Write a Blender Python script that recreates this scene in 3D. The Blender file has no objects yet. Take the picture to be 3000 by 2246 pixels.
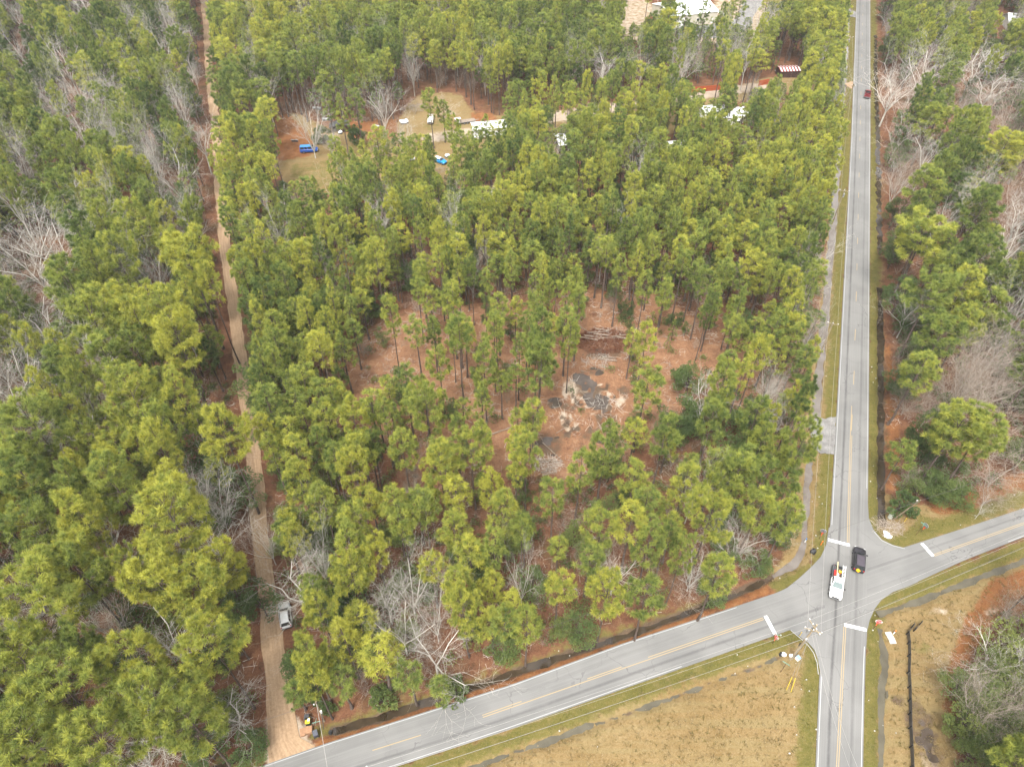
import bpy, bmesh, math, random
import numpy as np
from mathutils import Vector, Matrix
R_ = math.radians
rng = np.random.default_rng(7)
random.seed(7)
scene = bpy.context.scene
COL = scene.collection

# ------------------------------------------------------------------ camera, sky, sun, exposure
CAM_H, FPX, PITCH = 105.0, 2079.0, R_(45.3)
cam = bpy.data.cameras.new("camera")
cam.sensor_width = 36.0
cam.lens = 36.0 * FPX / 3000.0
cam.clip_start = 1.0
cam.clip_end = 9000.0
camo = bpy.data.objects.new("camera", cam)
camo.location = (0, 0, CAM_H)
camo.rotation_euler = (R_(90) - PITCH, 0, 0)
COL.objects.link(camo)
scene.camera = camo

SUN_EL, SUN_AZ = R_(62), R_(200)          # high, hazy, behind the camera
world = bpy.data.worlds.new("World")
scene.world = world
world.use_nodes = True
wn, wl = world.node_tree.nodes, world.node_tree.links
wn.clear()
wo = wn.new("ShaderNodeOutputWorld")
bg = wn.new("ShaderNodeBackground")
sk = wn.new("ShaderNodeTexSky")
sk.sky_type = 'NISHITA'
sk.sun_disc = False
sk.sun_elevation = SUN_EL
sk.sun_rotation = SUN_AZ
sk.air_density = 1.0
sk.dust_density = 4.0
hs = wn.new("ShaderNodeHueSaturation")     # a closed grey cloud deck: the blue is taken out of the sky light
hs.inputs['Saturation'].default_value = 0.06
wl.new(sk.outputs[0], hs.inputs['Color'])
wl.new(hs.outputs[0], bg.inputs['Color'])
bg.inputs['Strength'].default_value = 0.15
wl.new(bg.outputs[0], wo.inputs['Surface'])

sun = bpy.data.lights.new("sun", 'SUN')
sun.energy = 1.5
sun.angle = R_(14)
sun.color = (1.0, 0.95, 0.86)
suno = bpy.data.objects.new("sun", sun)
COL.objects.link(suno)
_d = Vector((math.sin(SUN_AZ) * math.cos(SUN_EL), math.cos(SUN_AZ) * math.cos(SUN_EL), math.sin(SUN_EL)))
suno.rotation_euler = _d.to_track_quat('Z', 'Y').to_euler()

scene.view_settings.view_transform = 'Standard'
scene.view_settings.look = 'None'
scene.view_settings.gamma = 1.0
scene.view_settings.exposure = 2.0
scene.view_settings.use_curve_mapping = False
scene.render.engine = 'CYCLES'
scene.cycles.max_bounces = 7
scene.cycles.diffuse_bounces = 5
scene.cycles.glossy_bounces = 2
scene.cycles.transmission_bounces = 4
scene.cycles.caustics_reflective = False
scene.cycles.caustics_refractive = False

# ------------------------------------------------------------------ where things stand
CP, SP = math.cos(PITCH), math.sin(PITCH)
def at(px, py, z=0.0):
    """A place in the photograph (3000 x 2246) -> the point of the world at height z."""
    u, v = (px - 1500.0) / FPX, (py - 1123.0) / FPX
    dy, dz = CP - v * SP, -(SP + v * CP)
    t = (z - CAM_H) / dz
    return (u * t, dy * t)
def at3(px, py, z=0.0):
    x, y = at(px, py, z)
    return Vector((x, y, z))
def proj(x, y, z):
    """World -> photograph; arrays welcome."""
    zz = z - CAM_H
    dep = y * CP - zz * SP
    up = y * SP + zz * CP
    return 1500.0 + FPX * x / dep, 1123.0 - FPX * up / dep, dep
def poly_w(pts, z=0.0):
    return [at(p[0], p[1], z) for p in pts]
def inside(px, py, poly):
    px, py = np.asarray(px), np.asarray(py)
    r = np.zeros(px.shape, bool)
    n = len(poly)
    for i in range(n):
        x1, y1 = poly[i]; x2, y2 = poly[(i + 1) % n]
        if y1 == y2: continue
        c = ((y1 > py) != (y2 > py)) & (px < (x2 - x1) * (py - y1) / (y2 - y1) + x1)
        r ^= c
    return r
def dist_line(px, py, line):
    px, py = np.asarray(px, float), np.asarray(py, float)
    d = np.full(px.shape, 1e9)
    for (x1, y1), (x2, y2) in zip(line[:-1], line[1:]):
        dx, dy = x2 - x1, y2 - y1
        t = np.clip(((px - x1) * dx + (py - y1) * dy) / (dx * dx + dy * dy + 1e-9), 0, 1)
        d = np.minimum(d, np.hypot(px - x1 - t * dx, py - y1 - t * dy))
    return d
def _h(ix, iy, s):
    n = (ix.astype(np.int64) * 374761393 + iy.astype(np.int64) * 668265263 + s * 1274126177) & 0xffffffff
    n = ((n ^ (n >> 13)) * 1274126177) & 0xffffffff
    return ((n ^ (n >> 16)) & 0xffff) / 65535.0
def vnoise(x, y, scale, seed=0):
    x, y = np.asarray(x, float) / scale, np.asarray(y, float) / scale
    ix, iy = np.floor(x), np.floor(y)
    fx, fy = x - ix, y - iy
    fx, fy = fx * fx * (3 - 2 * fx), fy * fy * (3 - 2 * fy)
    a, b = _h(ix, iy, seed), _h(ix + 1, iy, seed)
    c, d = _h(ix, iy + 1, seed), _h(ix + 1, iy + 1, seed)
    return (a * (1 - fx) + b * fx) * (1 - fy) + (c * (1 - fx) + d * fx) * fy

# ------------------------------------------------------------------ mesh helpers
class MB:
    def __init__(s): s.v, s.f, s.m = [], [], []
    def add(s, vs, fs, mi=0):
        o = len(s.v)
        s.v.extend([tuple(v) for v in vs]); s.f.extend([tuple(i + o for i in f) for f in fs]); s.m.extend([mi] * len(fs))
    def box(s, c, d, rz=0.0, mi=0, tilt=None):
        hx, hy, hz = d[0] / 2, d[1] / 2, d[2] / 2
        vs = [Vector((x, y, z)) for z in (-hz, hz) for y in (-hy, hy) for x in (-hx, hx)]
        M = Matrix.Rotation(rz, 3, 'Z')
        if tilt is not None: M = M @ tilt
        c = Vector(c)
        s.add([M @ v + c for v in vs], [(0, 2, 3, 1), (4, 5, 7, 6), (0, 1, 5, 4), (1, 3, 7, 5), (3, 2, 6, 7), (2, 0, 4, 6)], mi)
    def tube(s, p0, p1, r0, r1=None, n=6, mi=0, caps=True):
        r1 = r0 if r1 is None else r1
        p0, p1 = Vector(p0), Vector(p1)
        d = (p1 - p0).normalized()
        a = d.orthogonal().normalized(); b = d.cross(a)
        vs = []
        for p, r in ((p0, r0), (p1, r1)):
            for k in range(n):
                t = 2 * math.pi * k / n
                vs.append(p + a * (math.cos(t) * r) + b * (math.sin(t) * r))
        fs = [(k, (k + 1) % n, n + (k + 1) % n, n + k) for k in range(n)]
        if caps: fs += [tuple(range(n - 1, -1, -1)), tuple(range(n, 2 * n))]
        s.add(vs, fs, mi)
    def path(s, pts, r, n=4, mi=0):
        for a, b in zip(pts[:-1], pts[1:]): s.tube(a, b, r, r, n, mi, caps=False)
    def prism(s, poly, z0, z1, mi=0):
        n = len(poly)
        vs = [(p[0], p[1], z0) for p in poly] + [(p[0], p[1], z1) for p in poly]
        s.add(vs, [tuple(range(n - 1, -1, -1)), tuple(range(n, 2 * n))] + [(k, (k + 1) % n, n + (k + 1) % n, n + k) for k in range(n)], mi)
    def loft(s, rings, mi=0, caps=True):
        n = len(rings[0]); vs = [p for r in rings for p in r]; fs = []
        for i in range(len(rings) - 1):
            for k in range(n):
                fs.append((i * n + k, i * n + (k + 1) % n, (i + 1) * n + (k + 1) % n, (i + 1) * n + k))
        if caps: fs += [tuple(range(n - 1, -1, -1)), tuple(range((len(rings) - 1) * n, len(rings) * n))]
        s.add(vs, fs, mi)
    def mesh(s, name, mats, smooth=False):
        me = bpy.data.meshes.new(name)
        me.from_pydata(s.v, [], s.f)
        for m in (mats if isinstance(mats, (list, tuple)) else [mats]): me.materials.append(m)
        me.polygons.foreach_set("material_index", s.m)
        if smooth: me.polygons.foreach_set("use_smooth", [True] * len(s.f))
        bm = bmesh.new(); bm.from_mesh(me); bmesh.ops.recalc_face_normals(bm, faces=bm.faces); bm.to_mesh(me); bm.free()
        me.update()
        return me
    def build(s, name, mats, parent=None, smooth=False):
        return link(name, s.mesh(name, mats, smooth), parent)
def link(name, me, parent=None):
    o = bpy.data.objects.new(name, me); COL.objects.link(o)
    if parent is not None: o.parent = parent
    return o
def tag(o, label=None, cat=None, group=None, kind=None):
    if label: o["label"] = label
    if cat: o["category"] = cat
    if group: o["group"] = group
    if kind: o["kind"] = kind
    return o
def thing(name, loc, rz, label, cat, group=None):
    o = bpy.data.objects.new(name, None); COL.objects.link(o)
    o.location = loc; o.rotation_euler = (0, 0, rz)
    o.empty_display_size = 0.3
    return tag(o, label, cat, group)
def copy_tree(o, parent=None):
    c = o.copy(); COL.objects.link(c)
    if parent is not None: c.parent = parent
    for ch in list(o.children): copy_tree(ch, c)
    return c
def np_mesh(name, V, tris, mats, attrs=None, midx=None, smooth=False):
    me = bpy.data.meshes.new(name)
    V = np.asarray(V, np.float32); tris = np.asarray(tris, np.int32)
    me.vertices.add(len(V)); me.vertices.foreach_set("co", V.ravel())
    k = tris.shape[1]
    me.loops.add(tris.size); me.loops.foreach_set("vertex_index", tris.ravel())
    me.polygons.add(len(tris)); me.polygons.foreach_set("loop_start", np.arange(0, tris.size, k, dtype=np.int32))
    if midx is not None: me.polygons.foreach_set("material_index", np.asarray(midx, np.int32))
    if smooth: me.polygons.foreach_set("use_smooth", np.ones(len(tris), bool))
    for m in mats: me.materials.append(m)
    for nm, (typ, dat) in (attrs or {}).items():
        a = me.attributes.new(nm, typ, 'POINT')
        a.data.foreach_set("color" if typ == 'FLOAT_COLOR' else "value", np.asarray(dat, np.float32).ravel())
    me.update(calc_edges=True); me.validate()
    return me

# ------------------------------------------------------------------ materials
class NT:
    def __init__(s, name):
        s.mat = bpy.data.materials.new(name); s.mat.use_nodes = True
        s.t = s.mat.node_tree; s.t.nodes.clear()
        s.out = s.t.nodes.new("ShaderNodeOutputMaterial")
    def n(s, typ, **kw):
        nd = s.t.nodes.new(typ)
        for k, v in kw.items(): setattr(nd, k, v)
        return nd
    def l(s, a, b): s.t.links.new(a, b)
    def sock(s, node_in, v):
        if hasattr(v, 'is_linked'): s.l(v, node_in)
        else: node_in.default_value = v
    def math(s, op, a, b=0.0, clamp=False):
        nd = s.n("ShaderNodeMath", operation=op, use_clamp=clamp); s.sock(nd.inputs[0], a); s.sock(nd.inputs[1], b); return nd.outputs[0]
    def mix(s, f, a, b, blend='MIX'):
        nd = s.n("ShaderNodeMix", data_type='RGBA', blend_type=blend)
        s.sock(nd.inputs[0], f)
        for i, v in ((6, a), (7, b)):
            if hasattr(v, 'is_linked'): s.l(v, nd.inputs[i])
            else: nd.inputs[i].default_value = (v[0], v[1], v[2], 1)
        return nd.outputs[2]
    def noise(s, scale, detail=3.0, rough=0.6, vec=None):
        nd = s.n("ShaderNodeTexNoise"); nd.inputs['Scale'].default_value = scale; nd.inputs['Detail'].default_value = detail; nd.inputs['Roughness'].default_value = rough
        s.l(vec if vec is not None else s.pos(), nd.inputs['Vector']); return nd.outputs['Fac']
    def pos(s):
        if not hasattr(s, '_g'): s._g = s.n("ShaderNodeNewGeometry")
        return s._g.outputs['Position']
    def ramp(s, f, stops):
        nd = s.n("ShaderNodeValToRGB"); e = nd.color_ramp.elements
        while len(e) < len(stops): e.new(0.5)
        for i, (p, c) in enumerate(stops): e[i].position = p; e[i].color = (c[0], c[1], c[2], 1)
        s.sock(nd.inputs[0], f); return nd.outputs[0]
    def step(s, f, lo, hi):
        nd = s.n("ShaderNodeMapRange", interpolation_type='SMOOTHSTEP'); s.sock(nd.inputs[0], f)
        nd.inputs[1].default_value = lo; nd.inputs[2].default_value = hi; return nd.outputs[0]
    def attr(s, name, typ='GEOMETRY'):
        return s.n("ShaderNodeAttribute", attribute_name=name, attribute_type=typ)
    def bsdf(s, col, rough=0.8, metal=0.0, spec=0.3, bump=None, bump_d=0.05, bump_s=0.5):
        b = s.n("ShaderNodeBsdfPrincipled")
        if hasattr(col, 'is_linked'): s.l(col, b.inputs['Base Color'])
        else: b.inputs['Base Color'].default_value = (col[0], col[1], col[2], 1)
        s.sock(b.inputs['Roughness'], rough); b.inputs['Metallic'].default_value = metal
        b.inputs['Specular IOR Level'].default_value = spec
        if bump is not None:
            bn = s.n("ShaderNodeBump"); bn.inputs['Strength'].default_value = bump_s; bn.inputs['Distance'].default_value = bump_d
            s.l(bump, bn.inputs['Height']); s.l(bn.outputs[0], b.inputs['Normal'])
        s.l(b.outputs[0], s.out.inputs[0]); return b
_simple = {}
def paint(name, col, rough=0.5, metal=0.0, spec=0.4, var=0.15, scale=3.0):
    """Plain coating with a little uneven wear."""
    if name in _simple: return _simple[name]
    s_ = 0.66 if max(col) < 0.7 else 0.9
    col = tuple(x * s_ for x in col)
    k = NT(name)
    tc = k.n("ShaderNodeTexCoord")
    f = k.noise(scale, 4, 0.65, tc.outputs['Object'])
    c = k.mix(k.step(f, 0.35, 0.7), [x * (1 - var) for x in col], [min(1, x * (1 + var * 0.6)) for x in col])
    k.bsdf(c, rough, metal, spec)
    _simple[name] = k.mat
    return k.mat

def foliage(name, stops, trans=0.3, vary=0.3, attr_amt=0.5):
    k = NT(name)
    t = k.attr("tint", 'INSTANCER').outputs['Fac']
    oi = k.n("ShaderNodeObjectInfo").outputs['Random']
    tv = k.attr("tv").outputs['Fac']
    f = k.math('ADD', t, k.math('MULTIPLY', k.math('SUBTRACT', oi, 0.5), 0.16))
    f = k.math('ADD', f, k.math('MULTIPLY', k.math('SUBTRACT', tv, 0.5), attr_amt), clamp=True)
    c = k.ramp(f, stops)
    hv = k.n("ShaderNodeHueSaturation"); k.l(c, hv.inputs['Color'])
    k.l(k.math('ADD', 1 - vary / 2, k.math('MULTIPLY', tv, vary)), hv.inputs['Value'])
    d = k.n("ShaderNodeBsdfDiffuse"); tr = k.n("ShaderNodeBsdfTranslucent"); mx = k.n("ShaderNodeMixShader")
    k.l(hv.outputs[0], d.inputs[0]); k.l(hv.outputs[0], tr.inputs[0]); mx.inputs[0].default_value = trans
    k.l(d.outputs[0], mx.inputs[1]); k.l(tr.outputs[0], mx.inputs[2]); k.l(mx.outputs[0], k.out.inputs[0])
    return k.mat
M_NEEDLE = foliage("pine_needles", [(0.0, (0.062, 0.096, 0.033)), (0.35, (0.138, 0.183, 0.052)), (0.65, (0.245, 0.284, 0.066)), (1.0, (0.385, 0.380, 0.068))], 0.55)
M_LEAF = foliage("broad_leaves", [(0.0, (0.050, 0.084, 0.036)), (0.5, (0.110, 0.155, 0.054)), (1.0, (0.205, 0.235, 0.068))], 0.5)
M_DRYN = foliage("dead_needles", [(0.0, (0.1232, 0.0462, 0.0154)), (1.0, (0.2033, 0.0801, 0.0277))], 0.25)
M_GRASS = foliage("grass_blades", [(0.0, (0.060, 0.075, 0.018)), (0.35, (0.150, 0.138, 0.037)), (0.6, (0.235, 0.178, 0.080)), (1.0, (0.34, 0.27, 0.155))], 0.5)
def bark(name, a, b, scale=2.0):
    k = NT(name)
    tc = k.n("ShaderNodeTexCoord"); mp = k.n("ShaderNodeMapping"); mp.inputs['Scale'].default_value = (scale * 3, scale * 3, scale * 0.5)
    k.l(tc.outputs['Object'], mp.inputs[0])
    f = k.noise(1.0, 5, 0.7, mp.outputs[0])
    oi = k.n("ShaderNodeObjectInfo").outputs['Random']
    c = k.mix(k.step(f, 0.3, 0.7), a, b)
    hv = k.n("ShaderNodeHueSaturation"); k.l(c, hv.inputs['Color']); k.l(k.math('ADD', 0.8, k.math('MULTIPLY', oi, 0.4)), hv.inputs['Value'])
    k.bsdf(hv.outputs[0], 0.95, 0, 0.1)
    return k.mat
M_BARK = bark("pine_bark", (0.0390, 0.0288, 0.0240), (0.1140, 0.0870, 0.0720))
M_TWIG = bark("bare_bark", (0.265, 0.240, 0.208), (0.47, 0.445, 0.40))
M_TWIGP = bark("twig_brown", (0.1920, 0.1560, 0.1260), (0.3360, 0.2880, 0.2400))
M_LOG = bark("cut_wood", (0.1020, 0.0720, 0.0540), (0.2520, 0.2040, 0.1620))

def ground_mat():
    k = NT("ground_cover")
    a1 = k.attr("m1"); a2 = k.attr("m2")
    s1 = k.n("ShaderNodeSeparateColor"); k.l(a1.outputs['Color'], s1.inputs[0])
    s2 = k.n("ShaderNodeSeparateColor"); k.l(a2.outputs['Color'], s2.inputs[0])
    n_big, n_mid, n_fine = k.noise(0.09, 4, 0.6), k.noise(0.55, 5, 0.65), k.noise(3.2, 5, 0.75)
    n_vf = k.noise(9.0, 3, 0.7)
    def m(sock, amt=0.75):
        return k.step(k.math('ADD', sock, k.math('MULTIPLY', k.math('SUBTRACT', n_mid, 0.5), amt * 1.6)), 0.32, 0.68)
    floor_ = k.ramp(k.math('ADD', k.math('MULTIPLY', n_mid, 0.55), k.math('MULTIPLY', n_fine, 0.45)), [(0.30, (0.029, 0.016, 0.008)), (0.47, (0.088, 0.038, 0.020)), (0.60, (0.131, 0.064, 0.034)), (0.74, (0.197, 0.121, 0.072))])
    floor_ = k.mix(k.math('MULTIPLY', k.step(n_big, 0.5, 0.7), 0.45), floor_, (0.0370, 0.0382, 0.0136))
    light = k.ramp(k.math('ADD', k.math('MULTIPLY', n_mid, 0.5), k.math('MULTIPLY', n_fine, 0.5)), [(0.28, (0.056, 0.026, 0.015)), (0.46, (0.125, 0.061, 0.033)), (0.60, (0.191, 0.105, 0.057)), (0.75, (0.251, 0.175, 0.114))])
    tan = k.ramp(k.math('ADD', k.math('ADD', k.math('MULTIPLY', n_mid, 0.22), k.math('MULTIPLY', n_big, 0.18)), k.math('ADD', k.math('MULTIPLY', n_fine, 0.40), k.math('MULTIPLY', n_vf, 0.2))), [(0.28, (0.063, 0.040, 0.015)), (0.45, (0.123, 0.081, 0.032)), (0.58, (0.172, 0.121, 0.057)), (0.74, (0.241, 0.188, 0.114))])
    mp_ = k.n("ShaderNodeMapping"); mp_.inputs['Rotation'].default_value = (0, 0, -0.31); mp_.inputs['Scale'].default_value = (0.05, 0.75, 1); k.l(k.pos(), mp_.inputs[0])
    mow = k.noise(1.0, 3, 0.6, mp_.outputs[0])
    tan = k.mix(k.math('MULTIPLY', k.step(mow, 0.42, 0.62), 0.35), tan, (0.150, 0.125, 0.060))
    green = k.ramp(k.math('ADD', k.math('MULTIPLY', n_mid, 0.5), k.math('MULTIPLY', n_fine, 0.5)), [(0.3, (0.0333, 0.0376, 0.0080)), (0.5, (0.0776, 0.0690, 0.0166)), (0.7, (0.1244, 0.0930, 0.0351))])
    sand = k.ramp(k.math('ADD', k.math('MULTIPLY', n_mid, 0.5), k.math('MULTIPLY', n_fine, 0.5)), [(0.3, (0.19, 0.142, 0.100)), (0.5, (0.250, 0.200, 0.150)), (0.7, (0.33, 0.285, 0.235))])
    mud = k.ramp(n_mid, [(0.3, (0.0277, 0.0191, 0.0136)), (0.6, (0.0721, 0.0487, 0.0320)), (0.8, (0.1220, 0.0887, 0.0641))])
    rust = k.ramp(k.math('ADD', k.math('MULTIPLY', n_mid, 0.5), k.math('MULTIPLY', n_fine, 0.5)), [(0.3, (0.068, 0.025, 0.011)), (0.5, (0.140, 0.058, 0.021)), (0.72, (0.207, 0.107, 0.047))])
    c = k.mix(m(s1.outputs[2]), floor_, light)
    c = k.mix(m(s1.outputs[0]), c, tan)
    c = k.mix(m(s2.outputs[1]), c, rust)
    c = k.mix(m(s1.outputs[1], 0.9), c, green)
    c = k.mix(m(s2.outputs[2], 0.6), c, sand)
    c = k.mix(m(s2.outputs[0], 0.8), c, mud)
    c = k.mix(k.step(n_vf, 0.58, 0.75), c, k.mix(0.5, c, (0.3080, 0.2587, 0.1971)))
    c = k.mix(k.step(n_vf, 0.42, 0.28), c, k.mix(0.28, c, (0.0185, 0.0123, 0.0074)))
    k.bsdf(c, 0.95, 0, 0.1, bump=k.math('ADD', n_fine, n_vf), bump_d=0.12, bump_s=0.6)
    return k.mat
M_GROUND = ground_mat()

def asphalt_mat(name="asphalt", am0=0.0, am1=0.0):
    k = NT(name)
    uv = k.n("ShaderNodeUVMap", uv_map="UVMap"); sp = k.n("ShaderNodeSeparateXYZ"); k.l(uv.outputs[0], sp.inputs[0])
    u, v = sp.outputs[0], sp.outputs[1]
    n1, n2 = k.noise(0.12, 3, 0.5), k.noise(1.7, 5, 0.7)
    n3 = k.noise(14.0, 2, 0.6)
    c = k.mix(k.step(n1, 0.35, 0.65), (0.1047, 0.1029, 0.0998), (0.1343, 0.1312, 0.1269))
    mp = k.n("ShaderNodeMapping"); mp.inputs['Scale'].default_value = (26.0, 0.05, 1); k.l(uv.outputs[0], mp.inputs[0])
    st = k.noise(1.0, 4, 0.6, mp.outputs[0])
    c = k.mix(k.math('MULTIPLY', k.step(st, 0.45, 0.7), 0.35), c, (0.1663, 0.1632, 0.1583))
    mp2 = k.n("ShaderNodeMapping"); mp2.inputs['Scale'].default_value = (3.0, 0.16, 1); k.l(uv.outputs[0], mp2.inputs[0])
    blot = k.noise(1.0, 5, 0.75, mp2.outputs[0])
    for cen, wd, amt in ((0.262, 0.055, am0), (0.745, 0.055, am1)):      # oil drip line down the middle of each lane
        d = k.math('ABSOLUTE', k.math('SUBTRACT', k.math('ADD', u, k.math('MULTIPLY', k.math('SUBTRACT', n2, 0.5), 0.03)), cen))
        g = k.math('MULTIPLY', k.step(d, wd, 0.004), k.math('MULTIPLY', k.step(blot, 0.15, 0.62), amt))
        c = k.mix(g, c, (0.0462, 0.0444, 0.0444))
    c = k.mix(k.math('MULTIPLY', k.step(n2, 0.62, 0.8), 0.3), c, (0.0616, 0.0604, 0.0585))
    vo = k.n("ShaderNodeTexVoronoi", feature='DISTANCE_TO_EDGE'); vo.inputs['Scale'].default_value = 0.16
    wv = k.n("ShaderNodeVectorMath", operation='ADD'); k.l(k.pos(), wv.inputs[0])
    nz = k.n("ShaderNodeTexNoise"); nz.inputs['Scale'].default_value = 0.5; k.l(k.pos(), nz.inputs['Vector']); sc_ = k.n("ShaderNodeVectorMath", operation='SCALE'); sc_.inputs['Scale'].default_value = 3.0; k.l(nz.outputs['Color'], sc_.inputs[0]); k.l(sc_.outputs[0], wv.inputs[1]); k.l(wv.outputs[0], vo.inputs['Vector'])
    c = k.mix(k.math('MULTIPLY', k.step(vo.outputs['Distance'], 0.012, 0.004), k.math('MULTIPLY', k.step(n1, 0.45, 0.6), 0.55)), c, (0.0431, 0.0431, 0.0431))
    c = k.mix(k.math('MULTIPLY', n3, 0.25), c, (0.0924, 0.0912, 0.0893))
    k.bsdf(c, 0.85, 0, 0.25, bump=n3, bump_d=0.01, bump_s=0.3)
    return k.mat
M_ASPH = asphalt_mat()
M_ASPH_N = asphalt_mat("asphalt_main", 0.85, 0.45)
M_ASPH_W = asphalt_mat("asphalt_west", 0.12, 0.6)
M_ASPH_E = asphalt_mat("asphalt_east", 0.45, 0.15)
def worn_paint(name, col, under=(0.18, 0.18, 0.18), lo=0.30, hi=0.46, fade=0.2):
    k = NT(name)
    n = k.noise(3.5, 5, 0.75)
    k.bsdf(k.mix(k.math('MAXIMUM', k.step(n, hi, lo), fade), col, under), 0.7, 0, 0.3)
    return k.mat
M_WHITE_LINE = worn_paint("road_paint_white", (0.36, 0.36, 0.355), (0.12, 0.12, 0.118), fade=0.45)
M_STOP_LINE = worn_paint("stop_line_white", (0.62, 0.62, 0.60), (0.12, 0.12, 0.118), lo=0.22, hi=0.36, fade=0.02)
M_YELLOW = worn_paint("road_paint_yellow", (0.30, 0.21, 0.085), (0.12, 0.12, 0.118), fade=0.35)
def track_mat():
    k = NT("sandy_track")
    uv = k.n("ShaderNodeUVMap", uv_map="UVMap")
    mp = k.n("ShaderNodeMapping"); mp.inputs['Scale'].default_value = (9.0, 0.12, 1); k.l(uv.outputs[0], mp.inputs[0])
    st = k.noise(1.0, 5, 0.7, mp.outputs[0]); n = k.noise(2.6, 5, 0.75)
    c = k.ramp(k.math('ADD', k.math('MULTIPLY', st, 0.55), k.math('MULTIPLY', n, 0.45)), [(0.28, (0.106, 0.067, 0.037)), (0.45, (0.211, 0.141, 0.086)), (0.6, (0.281, 0.196, 0.124)), (0.75, (0.366, 0.275, 0.189))])
    k.bsdf(c, 0.95, 0, 0.1, bump=n, bump_d=0.06)
    return k.mat
M_TRACK = track_mat()
def gravel_mat():
    k = NT("pale_gravel")
    n, n2 = k.noise(6.0, 4, 0.8), k.noise(0.5, 3, 0.6)
    c = k.mix(k.step(n2, 0.3, 0.7), (0.1355, 0.1294, 0.1263), (0.2218, 0.2156, 0.2094))
    c = k.mix(k.step(n, 0.35, 0.7), k.mix(0.6, c, (0.0616, 0.0585, 0.0554)), c)
    k.bsdf(c, 0.95, 0, 0.15, bump=n, bump_d=0.05)
    return k.mat
M_GRAVEL = gravel_mat()
def water_mat(name, a, b):
    k = NT(name)
    n, n2 = k.noise(0.35, 4, 0.6), k.noise(2.0, 3, 0.5)
    bs = k.bsdf(k.mix(k.step(n, 0.3, 0.7), a, b), 0.06, 0, 0.5, bump=n2, bump_d=0.01, bump_s=0.15)
    return k.mat
M_W_MURKY = water_mat("ditch_water_murky", (0.042, 0.036, 0.022), (0.072, 0.063, 0.042))
M_W_PALE = water_mat("ditch_water_pale", (0.0801, 0.0647, 0.0524), (0.1170, 0.1016, 0.0893))
M_W_DARK = water_mat("ditch_water_dark", (0.0172, 0.0117, 0.0068), (0.0382, 0.0271, 0.0166))
M_W_POOL = water_mat("pool_water_grey", (0.030, 0.021, 0.015), (0.062, 0.047, 0.037))
M_W_TEA = water_mat("pool_water_brown", (0.0462, 0.0172, 0.0037), (0.0924, 0.0382, 0.0086))

M_GLASS = paint("car_glass", (0.02, 0.026, 0.028), 0.06, 0, 0.6, 0.1)
M_GLASS_G = paint("windscreen_greenish", (0.09, 0.13, 0.125), 0.06, 0, 0.6, 0.1)
M_RUBBER = paint("tyre_rubber", (0.02, 0.02, 0.02), 0.9, 0, 0.2)
M_RIM = paint("wheel_rim", (0.45, 0.45, 0.46), 0.35, 0.6, 0.5)
M_BLACKPL = paint("black_plastic", (0.018, 0.018, 0.02), 0.6)
M_CHROME = paint("bright_metal", (0.55, 0.55, 0.56), 0.3, 0.8, 0.5)
M_HEAD = paint("headlamp", (0.75, 0.76, 0.74), 0.2)
M_TAIL = paint("tail_lamp", (0.45, 0.015, 0.012), 0.25)
M_POLE = bark("pole_wood", (0.12, 0.095, 0.06), (0.27, 0.22, 0.15), 1.5)
M_GALV = paint("galvanised_steel", (0.42, 0.43, 0.44), 0.45, 0.5, 0.4)
M_PORC = paint("grey_porcelain", (0.66, 0.66, 0.65), 0.3)
M_WIRE = paint("wire_aluminium", (0.36, 0.345, 0.32), 0.5, 0.2, 0.4)
M_WIRED = paint("wire_dark", (0.12, 0.11, 0.10), 0.6, 0, 0.3)
M_RED = paint("sign_red", (0.60, 0.02, 0.015), 0.35)
M_SIGNW = paint("sign_white", (0.80, 0.80, 0.79), 0.35)
M_SIGNG = paint("street_sign_green", (0.20, 0.42, 0.34), 0.4)
M_SIGNBACK = paint("sign_back_grey", (0.24, 0.25, 0.26), 0.5, 0.4)
M_RUSTPOST = paint("rusty_post", (0.10, 0.045, 0.03), 0.8)
M_ORANGE = paint("orange_plastic", (0.70, 0.16, 0.02), 0.5)
M_YELLOWP = paint("yellow_plastic", (0.65, 0.46, 0.03), 0.45)
M_WHITEP = paint("white_plastic", (0.80, 0.80, 0.78), 0.5)
M_BLUEP = paint("blue_plastic", (0.03, 0.20, 0.50), 0.45)
M_ROOFW = paint("white_sheet_roof", (0.82, 0.83, 0.84), 0.4, 0.0, 0.4, 0.05, 0.3)
M_TANWALL = paint("tan_sheet_wall", (0.62, 0.57, 0.46), 0.6, 0, 0.3, 0.08, 0.5)
M_WHITEWALL = paint("white_siding", (0.70, 0.69, 0.66), 0.7, 0, 0.2, 0.15, 0.6)
M_REDROOF = paint("red_roof_sheet", (0.25, 0.045, 0.035), 0.5, 0, 0.3, 0.3)
M_FENCE = paint("orange_fence_board", (0.46, 0.10, 0.035), 0.8, 0, 0.2, 0.3, 2.0)
M_DKWOOD = paint("dark_weathered_board", (0.085, 0.045, 0.035), 0.9, 0, 0.1, 0.4, 2.0)
M_TARROOF = paint("dark_roof_felt", (0.07, 0.07, 0.075), 0.85, 0, 0.2, 0.3)
M_BLACKFENCE = paint("black_fence_board", (0.020, 0.022, 0.026), 0.55, 0, 0.35, 0.3)
M_STEELRED = paint("red_oxide_steel", (0.18, 0.045, 0.03), 0.7)

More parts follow.
